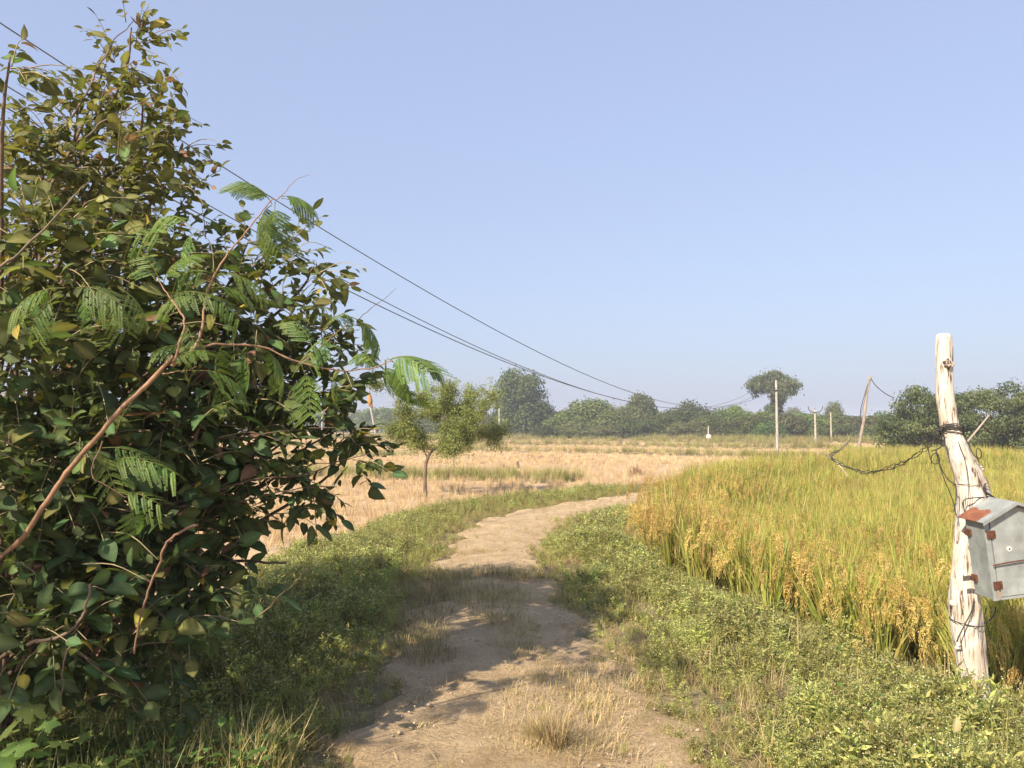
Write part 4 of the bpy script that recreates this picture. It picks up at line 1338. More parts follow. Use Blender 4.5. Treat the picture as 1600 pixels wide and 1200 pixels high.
# ---- grey metal box
def metal_mat(name, rusty):
    m, n, o = newmat(name)
    tc = N(n, 'ShaderNodeTexCoord')
    nz = N(n, 'ShaderNodeTexNoise', Scale=9.0, Detail=6.0, Roughness=0.65)
    n.links.new(tc.outputs['Object'], nz.inputs['Vector'])
    mp = N(n, 'ShaderNodeMapping'); mp.inputs['Scale'].default_value = (5, 5, 2.0)
    n.links.new(tc.outputs['Object'], mp.inputs['Vector'])
    st = N(n, 'ShaderNodeTexNoise', Scale=2.5, Detail=4.0)
    n.links.new(mp.outputs[0], st.inputs['Vector'])
    cr = N(n, 'ShaderNodeValToRGB')
    e = cr.color_ramp.elements
    e[0].position = 0.34; e[0].color = (0.24, 0.262, 0.255, 1); e[1].position = 0.66; e[1].color = (0.36, 0.385, 0.372, 1)
    n.links.new(nz.outputs['Fac'], cr.inputs[0])
    sr = N(n, 'ShaderNodeMapRange')
    for k, q in (('From Min', 0.3), ('From Max', 0.7), ('To Min', 0.88), ('To Max', 1.1)):
        sr.inputs[k].default_value = q
    n.links.new(st.outputs['Fac'], sr.inputs['Value'])
    hs = N(n, 'ShaderNodeHueSaturation')
    n.links.new(cr.outputs[0], hs.inputs['Color']); n.links.new(sr.outputs[0], hs.inputs['Value'])
    col = hs.outputs[0]
    b = N(n, 'ShaderNodeBsdfPrincipled', Roughness=0.55, Metallic=0.25)
    if rusty:
        # a rust stain with a ragged edge over one side of the sheet (object coordinates)
        sx = N(n, 'ShaderNodeSeparateXYZ')
        n.links.new(tc.outputs['Object'], sx.inputs[0])
        rn = N(n, 'ShaderNodeTexNoise', Scale=22.0, Detail=5.0, Roughness=0.7)
        n.links.new(tc.outputs['Object'], rn.inputs['Vector'])
        ad = N(n, 'ShaderNodeMath', operation='MULTIPLY_ADD'); ad.inputs[1].default_value = 0.09
        n.links.new(rn.outputs['Fac'], ad.inputs[0]); n.links.new(sx.outputs[0], ad.inputs[2])
        mk = N(n, 'ShaderNodeMapRange')
        for k, q in (('From Min', 0.112), ('From Max', 0.122), ('To Min', 1.0), ('To Max', 0.0)):
            mk.inputs[k].default_value = q
        n.links.new(ad.outputs[0], mk.inputs['Value'])
        mk2 = N(n, 'ShaderNodeMapRange')
        for k, q in (('From Min', 0.008), ('From Max', 0.018), ('To Min', 0.0), ('To Max', 1.0)):
            mk2.inputs[k].default_value = q
        n.links.new(sx.outputs[1], mk2.inputs['Value'])
        mm = N(n, 'ShaderNodeMath', operation='MULTIPLY')
        n.links.new(mk.outputs[0], mm.inputs[0]); n.links.new(mk2.outputs[0], mm.inputs[1])
        rc = N(n, 'ShaderNodeValToRGB')
        rc.color_ramp.elements[0].position = 0.35; rc.color_ramp.elements[0].color = (0.20, 0.065, 0.03, 1)
        rc.color_ramp.elements[1].position = 0.7; rc.color_ramp.elements[1].color = (0.36, 0.145, 0.07, 1)
        n.links.new(rn.outputs['Fac'], rc.inputs[0])
        mx = N(n, 'ShaderNodeMix', data_type='RGBA')
        n.links.new(mm.outputs[0], mx.inputs[0]); n.links.new(col, mx.inputs[6]); n.links.new(rc.outputs[0], mx.inputs[7])
        col = mx.outputs[2]
    n.links.new(col, b.inputs['Base Color'])
    dn = N(n, 'ShaderNodeTexNoise', Scale=7.0, Detail=1.0)      # shallow dents
    n.links.new(tc.outputs['Object'], dn.inputs['Vector'])
    bd = N(n, 'ShaderNodeBump', Strength=0.6, Distance=0.03)
    n.links.new(dn.outputs['Fac'], bd.inputs['Height'])
    bm = N(n, 'ShaderNodeBump', Strength=0.25, Distance=0.004)
    n.links.new(nz.outputs['Fac'], bm.inputs['Height']); n.links.new(bd.outputs[0], bm.inputs['Normal']); n.links.new(bm.outputs[0], b.inputs['Normal'])
    fl = N(n, 'ShaderNodeTexNoise', Scale=30.0, Detail=6.0, Roughness=0.75)   # rust flecks
    n.links.new(tc.outputs['Object'], fl.inputs['Vector'])
    fm = N(n, 'ShaderNodeMapRange')
    for k, q in (('From Min', 0.66), ('From Max', 0.74), ('To Min', 0.0), ('To Max', 0.8)):
        fm.inputs[k].default_value = q
    n.links.new(fl.outputs['Fac'], fm.inputs['Value'])
    fx = N(n, 'ShaderNodeMix', data_type='RGBA'); fx.inputs[7].default_value = (0.16, 0.075, 0.04, 1)
    n.links.new(fm.outputs[0], fx.inputs[0]); n.links.new(col, fx.inputs[6]); n.links.new(fx.outputs[2], b.inputs['Base Color'])
    n.links.new(b.outputs[0], o.inputs['Surface'])
    return m


M['metal'] = metal_mat('galvanised_sheet', False)
M['metal_rusty'] = metal_mat('rusty_roof_sheet', True)
BX = empty('meter_box', at(1553, 938, 4.52), 'grey sheet metal box with gabled rusty roof hung on the wooden post', 'meter box')
BX.rotation_euler = (R(1.5), R(-7.0), R(1.0))
W_, D_, H_, G_ = 0.37, 0.175, 0.465, 0.082
mb = MB()
V = [(0, 0.012, 0), (W_, 0.012, 0), (W_, D_, 0), (0, D_, 0), (0, 0.012, H_), (W_, 0.012, H_), (W_, D_, H_), (0, D_, H_), (W_ / 2, 0.012, H_ + G_), (W_ / 2, D_, H_ + G_)]
mb.add(V, [(0, 3, 2, 1), (0, 1, 5, 4), (1, 2, 6, 5), (2, 3, 7, 6), (3, 0, 4, 7), (4, 8, 9, 7), (5, 6, 9, 8)], [(4, 5, 8), (6, 7, 9)])
bo = mb.obj('body', M['metal'], BX, False)
mb = MB()   # folded rim round the door opening
box(mb, (-0.002, -0.002, -0.004), (0.030, 0.012, H_ - 0.004)); box(mb, (0.030, -0.002, -0.004), (W_ - 0.03, 0.012, 0.012)); box(mb, (W_ - 0.03, -0.002, -0.004), (W_ + 0.002, 0.012, H_ - 0.004))
mb.obj('door_frame', M['metal'], BX, False)
mb = MB()
V = []
for y in (-0.006, 0.008):
    V += [(0.034, y, 0.016), (W_ - 0.034, y, 0.016), (W_ - 0.034, y, H_ - 0.01), (W_ / 2, y, H_ + G_ * 0.80), (0.034, y, H_ - 0.01)]
mb.add(V, [(0, 1, 6, 5), (1, 2, 7, 6), (2, 3, 8, 7), (3, 4, 9, 8), (4, 0, 5, 9), (0, 4, 2, 1), (5, 6, 7, 9)], [(4, 3, 2), (9, 7, 8)])
door = mb.obj('door', M['metal'], BX, False)
for z in (H_ - 0.085, 0.085):
    mb = MB(); box(mb, (0.006, -0.013, z - 0.022), (0.055, -0.0065, z + 0.022)); tube(mb, [(0.032, -0.016, z - 0.024), (0.032, -0.016, z + 0.024)], 0.005, 8)
    for dx in (0.014, 0.047):
        tube(mb, [(dx, -0.012, z), (dx, -0.017, z)], 0.004, 6)
    mb.obj('hinge', M['rust'], BX, False)
mb = MB(); mb.add([(0.020, -0.0072, 0.066), (0.044, -0.0072, 0.066), (0.038, -0.0072, 0.004), (0.027, -0.0072, -0.002)], [(0, 1, 2, 3)]); mb.obj('rust_streak', M['rust_stain'], BX, False)
mb = MB(); tube(mb, [(0.012, -0.020, 0.205), (0.09, -0.024, 0.212), (0.2, -0.022, 0.214), (0.34, -0.022, 0.222)], 0.0045, 7); mb.obj('latch_bar', M['rust'], BX)
mb = MB(); tube(mb, [(0.125, -0.007, 0.285), (0.125, -0.011, 0.285)], 0.015, 14); esc = mb.obj('keyhole_plate', M['porcelain'], door, False)
mb = MB(); tube(mb, [(0.125, -0.011, 0.285), (0.125, -0.0135, 0.285)], 0.0055, 8); mb.obj('keyhole', M['rust'], esc, False)
# roof sheets
for s in (0, 1):
    ov = 0.03
    sl_ = G_ / (W_ / 2)
    ex = -ov if s == 0 else W_ + ov
    ez = H_ - ov * sl_ + 0.006
    rx, rz_ = W_ / 2, H_ + G_ + 0.006
    th = 0.004
    V = []
    for y in (-0.045, D_ + 0.03):
        V += [(ex, y, ez), (rx, y, rz_), (rx, y, rz_ + th), (ex, y, ez + th)]
    mb = MB(); mb.add(V, [(0, 1, 2, 3), (4, 7, 6, 5), (0, 4, 5, 1), (3, 2, 6, 7), (0, 3, 7, 4), (1, 5, 6, 2)])
    # turned down front lip
    V = []
    for y in (-0.0475, -0.0455):
        V += [(ex, y, ez - 0.014), (rx, y, rz_ - 0.014), (rx, y, rz_ + th), (ex, y, ez + th)]
    mb.add(V, [(0, 1, 2, 3), (4, 7, 6, 5), (0, 4, 5, 1), (3, 2, 6, 7), (0, 3, 7, 4), (1, 5, 6, 2)])
    ro = mb.obj('roof_sheet', M['metal_rusty'] if s == 0 else M['metal'], BX, False)
    if s == 0:
        ro['label'] = 'roof sheet half covered by an orange rust stain'
for z, r_ in ((H_ - 0.09, 0.022), (0.10, 0.024)):
    mb = MB(); box(mb, (-0.016, 0.125, z - r_ * 0.8), (-0.002, 0.165, z + r_ * 0.8)); box(mb, (-0.03, 0.14, z - r_ * 0.55), (-0.016, 0.155, z + r_ * 0.55))
    mb.obj('clamp', M['rust'], BX, False)
mb = MB(); box(mb, (-0.075, 0.150, 0.086), (-0.031, 0.154, 0.116)); mb.obj('strap', M['iron'], BX, False)


# ------------------------------------------------------------------ big broadleaf shrub at the left
def shrub():
    basep = on_ground(-3.0, 4.3)
    t = empty('broadleaf_shrub', basep, 'tall dark green broadleaf shrub filling the left side beside the track', 'shrub')
    # crown masses: pixel centre, depth, pixel radius, density factor
    blobs = [(205, 62, 4.3, 40, .9), (165, 120, 4.2, 42, .8), (225, 175, 4.2, 62, .9), (120, 200, 4.0, 70, .8), (255, 235, 4.2, 48, .9), (60, 270, 3.8, 90, .9), (160, 290, 3.9, 90, 1.1), (265, 300, 4.1, 42, .9),
             (15, 105, 3.3, 34, .8), (60, 410, 3.4, 110, 1), (200, 400, 3.8, 100, 1.1), (300, 400, 4.3, 50, .6), (390, 400, 4.2, 55, .9), (450, 395, 4.2, 48, .9), (490, 430, 4.2, 28, .6),
             (70, 560, 3.3, 130, 1), (220, 540, 3.7, 120, 1.1), (370, 500, 4.1, 90, 1.1), (460, 520, 4.2, 75, 1), (525, 540, 4.3, 40, .8), (390, 600, 4.1, 95, 1.1), (480, 615, 4.2, 60, .9), (530, 625, 4.3, 28, .6),
             (110, 700, 3.3, 140, 1), (270, 680, 3.7, 120, 1.1), (390, 690, 4.0, 80, .8), (470, 690, 4.1, 45, .5), (530, 690, 4.2, 40, .45), (550, 720, 4.2, 30, .6), (480, 745, 4.1, 45, .6),
             (90, 850, 3.3, 140, 1), (230, 820, 3.6, 110, 1.1), (340, 800, 3.9, 75, .8), (420, 780, 4.0, 50, .5), (310, 900, 3.7, 75, 1), (390, 860, 3.9, 45, .6), (180, 930, 3.4, 100, 1), (50, 980, 3.1, 110, 1), (270, 980, 3.5, 60, .8), (150, 1040, 3.3, 70, .7),
             # behind: a second layer that closes the mass
             (80, 330, 4.9, 150, .8), (180, 250, 4.8, 90, .7), (240, 430, 5.0, 120, .7), (360, 500, 5.1, 100, .8), (130, 560, 5.0, 170, .8), (300, 620, 5.1, 150, .9), (420, 600, 5.2, 90, .8), (120, 760, 5.0, 170, 1.0), (280, 760, 5.0, 110, .9), (120, 930, 4.6, 160, 1.0), (260, 900, 4.6, 90, .8),
             # left of the frame
             (-150, 300, 3.8, 170, .7), (-170, 560, 3.6, 190, .7), (-160, 820, 3.4, 190, .7), (-120, 1000, 3.1, 120, .6), (-160, 700, 4.9, 200, .7), (-150, 400, 4.9, 190, .7)]
    W = []
    for px, py, Yd, r, f in blobs:
        W.append((at(px, py, Yd), r / FOC * Yd, f, True))
    # the same thicket goes on behind the viewer's left shoulder and keeps the sun off the lower leaves
    for c_, r in (((-4.1, 1.2, 3.6), 0.75), ((-4.7, 0.6, 3.0), 0.9), ((-5.2, 1.4, 3.9), 0.8), ((-3.7, 0.4, 3.2), 0.55), ((-4.3, -0.3, 3.9), 0.8), ((-4.9, -1.0, 3.3), 0.8), ((-5.6, 0.3, 3.2), 0.8), ((-5.0, 0.9, 1.9), 0.9), ((-4.4, 2.0, 2.2), 0.7), ((-4.6, 2.0, 3.3), 0.7)):
        W.append((np.array(c_), r, 0.55, False))
    wood = MB(); twigs = MB()
    LP, LD, LN, LL, LC = [], [], [], [], []
    roots = [basep + np.array([dx, dy, 0]) for dx, dy in ((0, 0), (0.35, -0.3), (-0.3, 0.25), (0.5, 0.4))]
    for bi, (c_, r, f, vis) in enumerate(W):
        r0 = roots[bi % 4] if vis else np.array([-4.6, 0.3, -0.4]) + rng.normal(0, 0.15, 3) * np.array([1, 1, 0])
        h = c_[2]
        m1 = r0 * 0.65 + c_ * 0.35 + np.array([rng.normal(0, 0.12), rng.normal(0, 0.12), 0.25 * max(h, 0.4)])
        limb = catmull(np.array([r0 - (0, 0, 0.1), m1, c_ * 0.8 + m1 * 0.2 + rng.normal(0, 0.04, 3), c_ + np.array([0, 0, r * 0.5])]), 6)
        tube(wood, limb - basep, np.linspace(0.016, 0.004, len(limb)), 6, C=(0.15, 0.105, 0.075))
        thin = 1.0 if bi >= 40 else float(np.interp(blobs[bi][0], [200, 340, 460], [0.80, 0.60, 0.48])) * (1.05 if blobs[bi][1] < 330 else 1.0)
        nt_ = int(np.clip(450 * f * thin * r * r + 7, 8, 180)) if vis else int(34 * r * r + 6)
        for q in range(nt_):
            dr = unit(rng.normal(0, 1, 3))
            s = c_ + dr * r * 0.75 * rng.random() ** 0.6
            td = unit(dr * 0.8 + rng.normal(0, 0.6, 3) + np.array([0, 0, 0.35]))
            Lt = rng.uniform(0.14, 0.32) if vis else rng.uniform(0.3, 0.5)
            e = s + td * Lt
            bend = np.array([0, 0, -0.05 - 0.1 * rng.random()]) * Lt * 3
            tw = np.array([s, (s + e) / 2 - bend * 0.2, e + bend * 0.5])
            tube(twigs, catmull(tw, 3) - basep, np.linspace(0.0035, 0.0015, 7), 3, C=mix((0.26, 0.19, 0.13), (0.34, 0.30, 0.16), rng.random()), cap=False)
            nlv = rng.integers(6, 11)
            mood = rng.random()
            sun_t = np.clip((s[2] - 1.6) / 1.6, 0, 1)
            for z in range(nlv):
                u_ = (z + 0.7) / nlv
                p = tw[0] * (1 - u_) + tw[2] * u_
                sd_ = unit(np.cross(td, (0, 0, 1))) * (1 if z % 2 else -1)
                if z == nlv - 1: sd_ = td
                d = unit(sd_ * 0.9 + td * 0.55 + rng.normal(0, 0.35, 3) + np.array([0, 0, -0.25]))
                nn = unit(np.array([0, 0, 1.0]) + rng.normal(0, 0.55, 3) + np.array([-0.15, -0.25, 0]))
                LP.append(p); LD.append(d); LN.append(nn)
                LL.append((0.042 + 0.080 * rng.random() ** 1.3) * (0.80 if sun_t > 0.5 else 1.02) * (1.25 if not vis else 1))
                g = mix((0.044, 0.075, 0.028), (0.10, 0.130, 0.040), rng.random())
                g = mix(g, (0.20, 0.18, 0.052), 0.85 * sun_t * rng.random() ** 0.6)  # sunlit look put into the leaf colour: higher leaves turn paler olive
                x = rng.random()
                if x < 0.020: g = np.array([0.34, 0.29, 0.05])
                elif x < 0.045: g = np.array([0.22, 0.13, 0.075])
                elif x < 0.10: g = np.array([0.15, 0.19, 0.04])
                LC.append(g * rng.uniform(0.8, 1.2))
    LP, LD, LN, LL, LC = map(np.array, (LP, LD, LN, LL, LC))
    print('shrub leaves', len(LP))
    # visible named branches
    def br(pts, r0, r1, col, name='branch'):
        P = catmull(np.array([at(*p) for p in pts]), 6) - basep
        P = P + np.cumsum(rng.normal(0, 0.0035, P.shape), 0)
        mb = MB(); tube(mb, P, np.linspace(r0, r1, len(P)) * 0.6, 7, C=np.array(col) * 0.6)
        mb.obj(name, M['twig'], t)
    tan = (0.30, 0.225, 0.165)
    br([(-30, 430, 3.0), (10, 408, 3.0), (70, 360, 3.05), (110, 315, 3.1), (142, 283, 3.2)], 0.011, 0.004, tan)
    br([(60, 240, 3.9), (100, 200, 3.95), (140, 145, 4.0), (165, 90, 4.1), (190, 55, 4.2), (212, 28, 4.25)], 0.013, 0.003, tan)
    br([(135, 215, 3.8), (165, 185, 3.8), (205, 165, 3.85), (240, 150, 3.9)], 0.009, 0.003, tan)
    br([(240, 790, 3.6), (320, 770, 3.7), (400, 745, 3.8), (480, 738, 3.9), (545, 720, 4.0), (580, 712, 4.0)], 0.012, 0.003, (0.20, 0.14, 0.10))
    br([(300, 800, 3.7), (380, 780, 3.8), (450, 758, 3.9), (520, 755, 4.0)], 0.009, 0.003, (0.20, 0.14, 0.10))
    br([(330, 690, 3.8), (400, 680, 3.8), (460, 672, 3.9), (525, 670, 4.0), (550, 690, 4.0)], 0.008, 0.0025, (0.22, 0.16, 0.11))
    br([(212, 1020, 3.0), (225, 950, 3.0), (240, 900, 3.0), (262, 855, 3.0), (290, 825, 3.05), (312, 808, 3.1)], 0.006, 0.010, (0.34, 0.20, 0.13), 'dead_twig')
    br([(40, 1008, 2.9), (85, 995, 2.9), (120, 980, 2.9), (126, 950, 2.9), (138, 918, 2.9)], 0.012, 0.008, (0.25, 0.18, 0.13))
    br([(120, 985, 2.9), (108, 1020, 2.9), (104, 1060, 2.9), (106, 1090, 2.9)], 0.007, 0.004, (0.27, 0.19, 0.13), 'dead_twig')
    br([(95, 995, 2.95), (130, 1025, 2.95), (165, 1055, 3.0), (190, 1075, 3.0)], 0.006, 0.003, (0.27, 0.18, 0.13), 'dead_twig')
    br([(320, 975, 3.6), (390, 968, 3.6), (430, 950, 3.6), (462, 925, 3.6), (488, 892, 3.6)], 0.007, 0.003, (0.33, 0.24, 0.13), 'dead_twig')
    br([(345, 872, 3.9), (400, 873, 3.9), (450, 870, 3.95)], 0.012, 0.010, (0.22, 0.15, 0.10), 'dead_twig')
    br([(560, 500, 4.2), (590, 475, 4.2), (624, 454, 4.2)], 0.004, 0.0015, (0.24, 0.19, 0.15), 'dead_twig')
    br([(455, 455, 4.2), (480, 440, 4.2), (495, 430, 4.2)], 0.004, 0.0015, (0.24, 0.17, 0.13), 'dead_twig')
    wood.obj('stem', M['twig'], t); tag(twigs.obj('twigs', M['twig'], t), kind='stuff')
    # the 300 leaves that show largest are single leaves, the rest one mass
    cx, cy, dep = project(LP + unit(LD) * LL[:, None] * 0.5)
    vis = (cx > 5) & (cx < 1590) & (cy > 5) & (cy < 1060) & (LP[:, 1] > 1)
    facing = np.abs((unit(LN) * unit(LP - np.array([0, 0, EYE]))).sum(1))
    score = np.where(vis, LL / dep * (0.4 + 0.6 * facing), 0)
    # keep only the front-most leaf of each small screen cell
    cell = {}
    for ii in np.argsort(dep):
        if vis[ii]:
            kx = (int(cx[ii] // 26), int(cy[ii] // 26))
            if kx not in cell: cell[kx] = ii
    cand = np.array(list(cell.values()))
    pickd = cand[np.argsort(-score[cand])[:300]]
    rest = np.ones(len(LP), bool); rest[pickd] = False
    mb = MB()
    nr_ = int(rest.sum())
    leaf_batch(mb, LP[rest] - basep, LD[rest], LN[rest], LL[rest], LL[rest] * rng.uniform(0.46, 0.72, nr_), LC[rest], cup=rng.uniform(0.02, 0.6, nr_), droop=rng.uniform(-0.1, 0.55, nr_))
    tag(mb.obj('foliage', M['leaf'], t), kind='stuff')
    # shared leaf meshes: four tints x three bends
    lm = []
    tints = [(0.052, 0.092, 0.031), (0.082, 0.125, 0.038), (0.15, 0.145, 0.043), (0.30, 0.26, 0.05)]
    for tcol in tints:
        for dr_, cu_ in ((0.05, 0.25), (0.45, 0.45), (0.25, 0.1)):
            mb = MB()
            leaf_batch(mb, np.zeros((1, 3)), np.array([[1.0, 0, 0]]), np.array([[0, 0, 1.0]]), 1.0, 0.62, np.array([tcol]), cup=cu_, droop=dr_,
                       rows=((0, 0.02), (0.03, 0.03), (0.12, 0.24), (0.28, 0.42), (0.48, 0.5), (0.68, 0.43), (0.86, 0.24), (1.0, 0.02)))
            lm.append(mb.mesh('leaf', M['leaf']))
    from mathutils import Matrix
    for ii in pickd:
        d = unit(LD[ii]); s_ = unit(np.cross(LN[ii], d)); n_ = np.cross(d, s_)
        g = LC[ii]
        ti = int(np.argmin([np.abs(np.array(q) - g).sum() for q in tints]))
        o = link('leaf', lm[ti * 3 + int(rng.integers(0, 3))], t)
        Mx = Matrix(((d[0], s_[0], n_[0]), (d[1], s_[1], n_[1]), (d[2], s_[2], n_[2]))).to_4x4()
        p = LP[ii] - basep
        o.matrix_local = Matrix.Translation(Vector(p)) @ Mx @ Matrix.Scale(float(LL[ii]), 4)


shrub()


# ------------------------------------------------------------------ feathery leucaena growing through the shrub
def frond_mesh(npair, L, fat=1.0):
    mb = MB()
    G1 = np.array([0.065, 0.135, 0.032]); G2 = np.array([0.16, 0.235, 0.052])
    n = 14
    t = np.linspace(0, 1, n)
    rach = np.column_stack([L * t, np.zeros(n), 0.10 * L * np.sin(t * 2.2) - 0.38 * L * t ** 2.2])
    tube(mb, rach, np.linspace(0.0022, 0.0010, n), 4, C=(0.20, 0.22, 0.07), cap=False)
    for q in range(npair):
        f = 0.22 + 0.78 * (q + 0.5) / npair
        ix = f * (n - 1); i0 = min(int(ix), n - 2); p0 = rach[i0] + (rach[i0 + 1] - rach[i0]) * (ix - i0)
        tg = unit(rach[i0 + 1] - rach[i0])
        for s in (-1, 1):
            pl = L * 0.46 * (1 - 0.25 * abs(f - 0.6)) * rng.uniform(0.85, 1.1)
            d = unit(np.array([0, s * 1.0, 0]) + tg * rng.uniform(0.45, 0.8) + np.array([0, 0, -0.2]))
            m = 17
            tt_ = np.linspace(0, 1, m)
            ps = p0 + d * pl * tt_[:, None] + np.array([0, 0, -1]) * (pl * 0.55 * tt_ ** 1.8)[:, None]
            tube(mb, ps[::4], 0.0008, 3, C=(0.18, 0.20, 0.06), cap=False)
            col0 = mix(G1, G2, rng.random())
            if rng.random() < 0.06: continue
            for z in range(1, m - int(rng.integers(0, 4))):
                tg2 = unit(ps[z] - ps[z - 1])
                for s2 in (-1, 1):
                    if rng.random() < 0.07: continue
                    sdv = unit(np.cross(tg2, (0, 0, 1.0)) * s2 + tg2 * 0.45 + np.array([0, 0, -0.15]))
                    ll = 0.0150 * fat * (1 - 0.35 * abs(2 * tt_[z] - 0.9)); wv = 0.0074 * fat
                    pp = ps[z]
                    a = tg2 * wv * 0.5
                    mb.add([pp, pp + sdv * ll * 0.5 - a, pp + sdv * ll, pp + sdv * ll * 0.5 + a], [(0, 1, 2, 3)], None, col0 * rng.uniform(0.85, 1.15))
    return mb.mesh('frond', M['fern'])


def leucaena():
    b = on_ground(-2.75, 3.35)
    t = empty('feathery_shrub', b, 'slender shrub with reddish stem and feathery fronds growing through the broadleaf shrub', 'shrub')
    red = (0.27, 0.165, 0.105)
    def br(pts, r0, r1, col=red, name='branch'):
        P = catmull(np.array([at(*p) for p in pts]), 7) - b
        P = P + np.cumsum(rng.normal(0, 0.0022, P.shape), 0)
        mb = MB(); tube(mb, P, np.linspace(r0, r1, len(P)) * 0.62 * rng.uniform(0.85, 1.18, len(P)), 8, C=col)
        return mb.obj(name, M['twig'], t)
    P = catmull(np.vstack([b - (0, 0, 0.1), at(-60, 960, 3.2), at(35, 838, 3.0), at(95, 755, 2.95), at(150, 690, 2.9), at(210, 625, 2.9), at(270, 570, 2.9)]), 7) - b
    mb = MB(); tube(mb, P + np.cumsum(rng.normal(0, 0.002, P.shape), 0), np.linspace(0.0115, 0.0075, len(P)) * rng.uniform(0.88, 1.15, len(P)), 10, C=red); mb.obj('stem', M['twig'], t)
    br([(270, 570, 2.9), (280, 535, 2.9), (285, 500, 2.92), (262, 470, 2.95), (245, 440, 3.0)], 0.009, 0.003)
    br([(268, 572, 2.9), (300, 545, 2.95), (312, 510, 3.0), (318, 470, 3.05), (340, 420, 3.1), (372, 380, 3.15), (400, 345, 3.2), (430, 312, 3.2)], 0.011, 0.0035)
    br([(300, 545, 2.95), (350, 540, 3.0), (410, 545, 3.05), (470, 568, 3.1), (530, 580, 3.15), (585, 570, 3.2), (610, 562, 3.2)], 0.008, 0.003)
    br([(255, 585, 2.9), (285, 583, 2.9), (305, 580, 2.9)], 0.004, 0.002)
    br([(430, 312, 3.2), (450, 290, 3.2), (468, 276, 3.2), (486, 272, 3.2)], 0.003, 0.001)
    br([(470, 568, 3.1), (500, 545, 3.1), (530, 515, 3.12), (548, 495, 3.15)], 0.004, 0.002)
    br([(160, 690, 2.9), (140, 740, 2.9), (170, 765, 2.9), (200, 785, 2.9)], 0.004, 0.002)
    br([(290, 350, 3.1), (320, 362, 3.1), (336, 385, 3.12), (340, 420, 3.1)], 0.0015, 0.003, (0.25, 0.2, 0.15))
    kinds_ = [frond_mesh(5, 0.20), frond_mesh(7, 0.23), frond_mesh(5, 0.18), frond_mesh(6, 0.21), frond_mesh(9, 0.19, 1.12), frond_mesh(8, 0.17, 1.12)]
    # (px, py, depth) of the frond foot and of a point it reaches toward
    fr = [(425, 318, 3.2, 385, 292), (425, 318, 3.2, 372, 290), (435, 308, 3.2, 500, 330), (440, 310, 3.2, 495, 345), (425, 320, 3.2, 405, 360), (418, 328, 3.18, 398, 385), (430, 315, 3.2, 430, 390), (405, 340, 3.18, 425, 395),
          (610, 562, 3.2, 640, 580), (605, 560, 3.2, 632, 600), (602, 562, 3.2, 612, 640), (604, 562, 3.22, 606, 640), (612, 560, 3.2, 655, 575), (585, 570, 3.18, 560, 560), (555, 572, 3.15, 590, 568),
          (560, 500, 3.15, 585, 545), (548, 495, 3.15, 572, 525), (545, 498, 3.15, 520, 500), (520, 525, 3.12, 500, 550), (490, 550, 3.1, 470, 520),
          (95, 455, 2.7, 45, 520), (100, 450, 2.7, 60, 475), (95, 460, 2.7, 30, 545), (120, 450, 2.75, 170, 480), (150, 450, 2.8, 200, 500), (155, 455, 2.8, 190, 520), (140, 455, 2.8, 140, 510), (185, 450, 2.85, 215, 490),
          (250, 440, 3.0, 225, 410), (255, 445, 3.0, 290, 395), (245, 440, 3.0, 215, 425), (262, 470, 2.95, 300, 470), (285, 500, 2.92, 300, 545), (318, 470, 3.05, 270, 480), (320, 460, 3.05, 360, 500), (330, 450, 3.05, 385, 470), (340, 430, 3.1, 300, 440), (345, 430, 3.1, 400, 455), (350, 540, 3.0, 330, 590), (370, 542, 3.0, 385, 580),
          (410, 545, 3.05, 440, 590), (300, 580, 2.9, 340, 600), (300, 545, 2.95, 270, 555), (265, 572, 2.9, 300, 560), (285, 370, 3.1, 250, 380), (300, 355, 3.1, 260, 350), (310, 360, 3.1, 285, 400),
          (160, 700, 2.9, 200, 720), (150, 700, 2.9, 170, 760), (170, 725, 2.9, 240, 730), (200, 725, 2.9, 270, 745), (200, 785, 2.9, 210, 830), (185, 770, 2.9, 250, 800), (470, 568, 3.1, 480, 620), (330, 600, 2.95, 355, 640), (530, 580, 3.15, 520, 610)]
    from mathutils import Matrix
    for q, (x0, y0, Yd, x1, y1) in enumerate(fr):
        p = at(x0, y0, Yd); e = at(x1, y1, Yd + rng.normal(0, 0.06))
        d = unit(e - p + np.array([0, 0, 0.02]))
        d = unit(d + np.array([0, 0, 0.22]))
        up = unit(np.array([-0.15, -0.45, 1.0]) + rng.normal(0, 0.25, 3))
        s_ = unit(np.cross(up, d)); n_ = np.cross(d, s_)
        o = link('frond', kinds_[q % 4] if not (x0 >= 540 or 400 <= x0 <= 445) else kinds_[4 + q % 2], t)
        sc_ = rng.uniform(0.68, 1.02) * (1.2 if x0 >= 600 else 1.0)
        Mx = Matrix(((d[0], s_[0], n_[0]), (d[1], s_[1], n_[1]), (d[2], s_[2], n_[2]))).to_4x4()
        o.matrix_local = Matrix.Translation(Vector(p - b)) @ Mx @ Matrix.Scale(sc_, 4)


leucaena()

# ------------------------------------------------------------------ tufts on the track
def tuft_mesh(n, h, spread, dry, wd=0.0035):
    mb = MB()
    for q in range(n):
        a = rng.random() * 6.283; r = spread * math.sqrt(rng.random())
        if rng.random() < dry: col = mix((0.32, 0.225, 0.115), (0.50, 0.38, 0.19), rng.random())
        else: col = mix((0.11, 0.13, 0.045), (0.22, 0.21, 0.075), rng.random())
        blade(mb, (r * math.cos(a), r * math.sin(a), -0.01), a + rng.normal(0, 0.7), rng.uniform(0.05, 1.0), h * rng.uniform(0.4, 1.1), wd * rng.uniform(0.6, 1.2), rng.uniform(0.1, 1.3), 4, col, mix(col, (0.46, 0.35, 0.18), 0.4))
    return mb.mesh('grass_tuft', M['straw'])


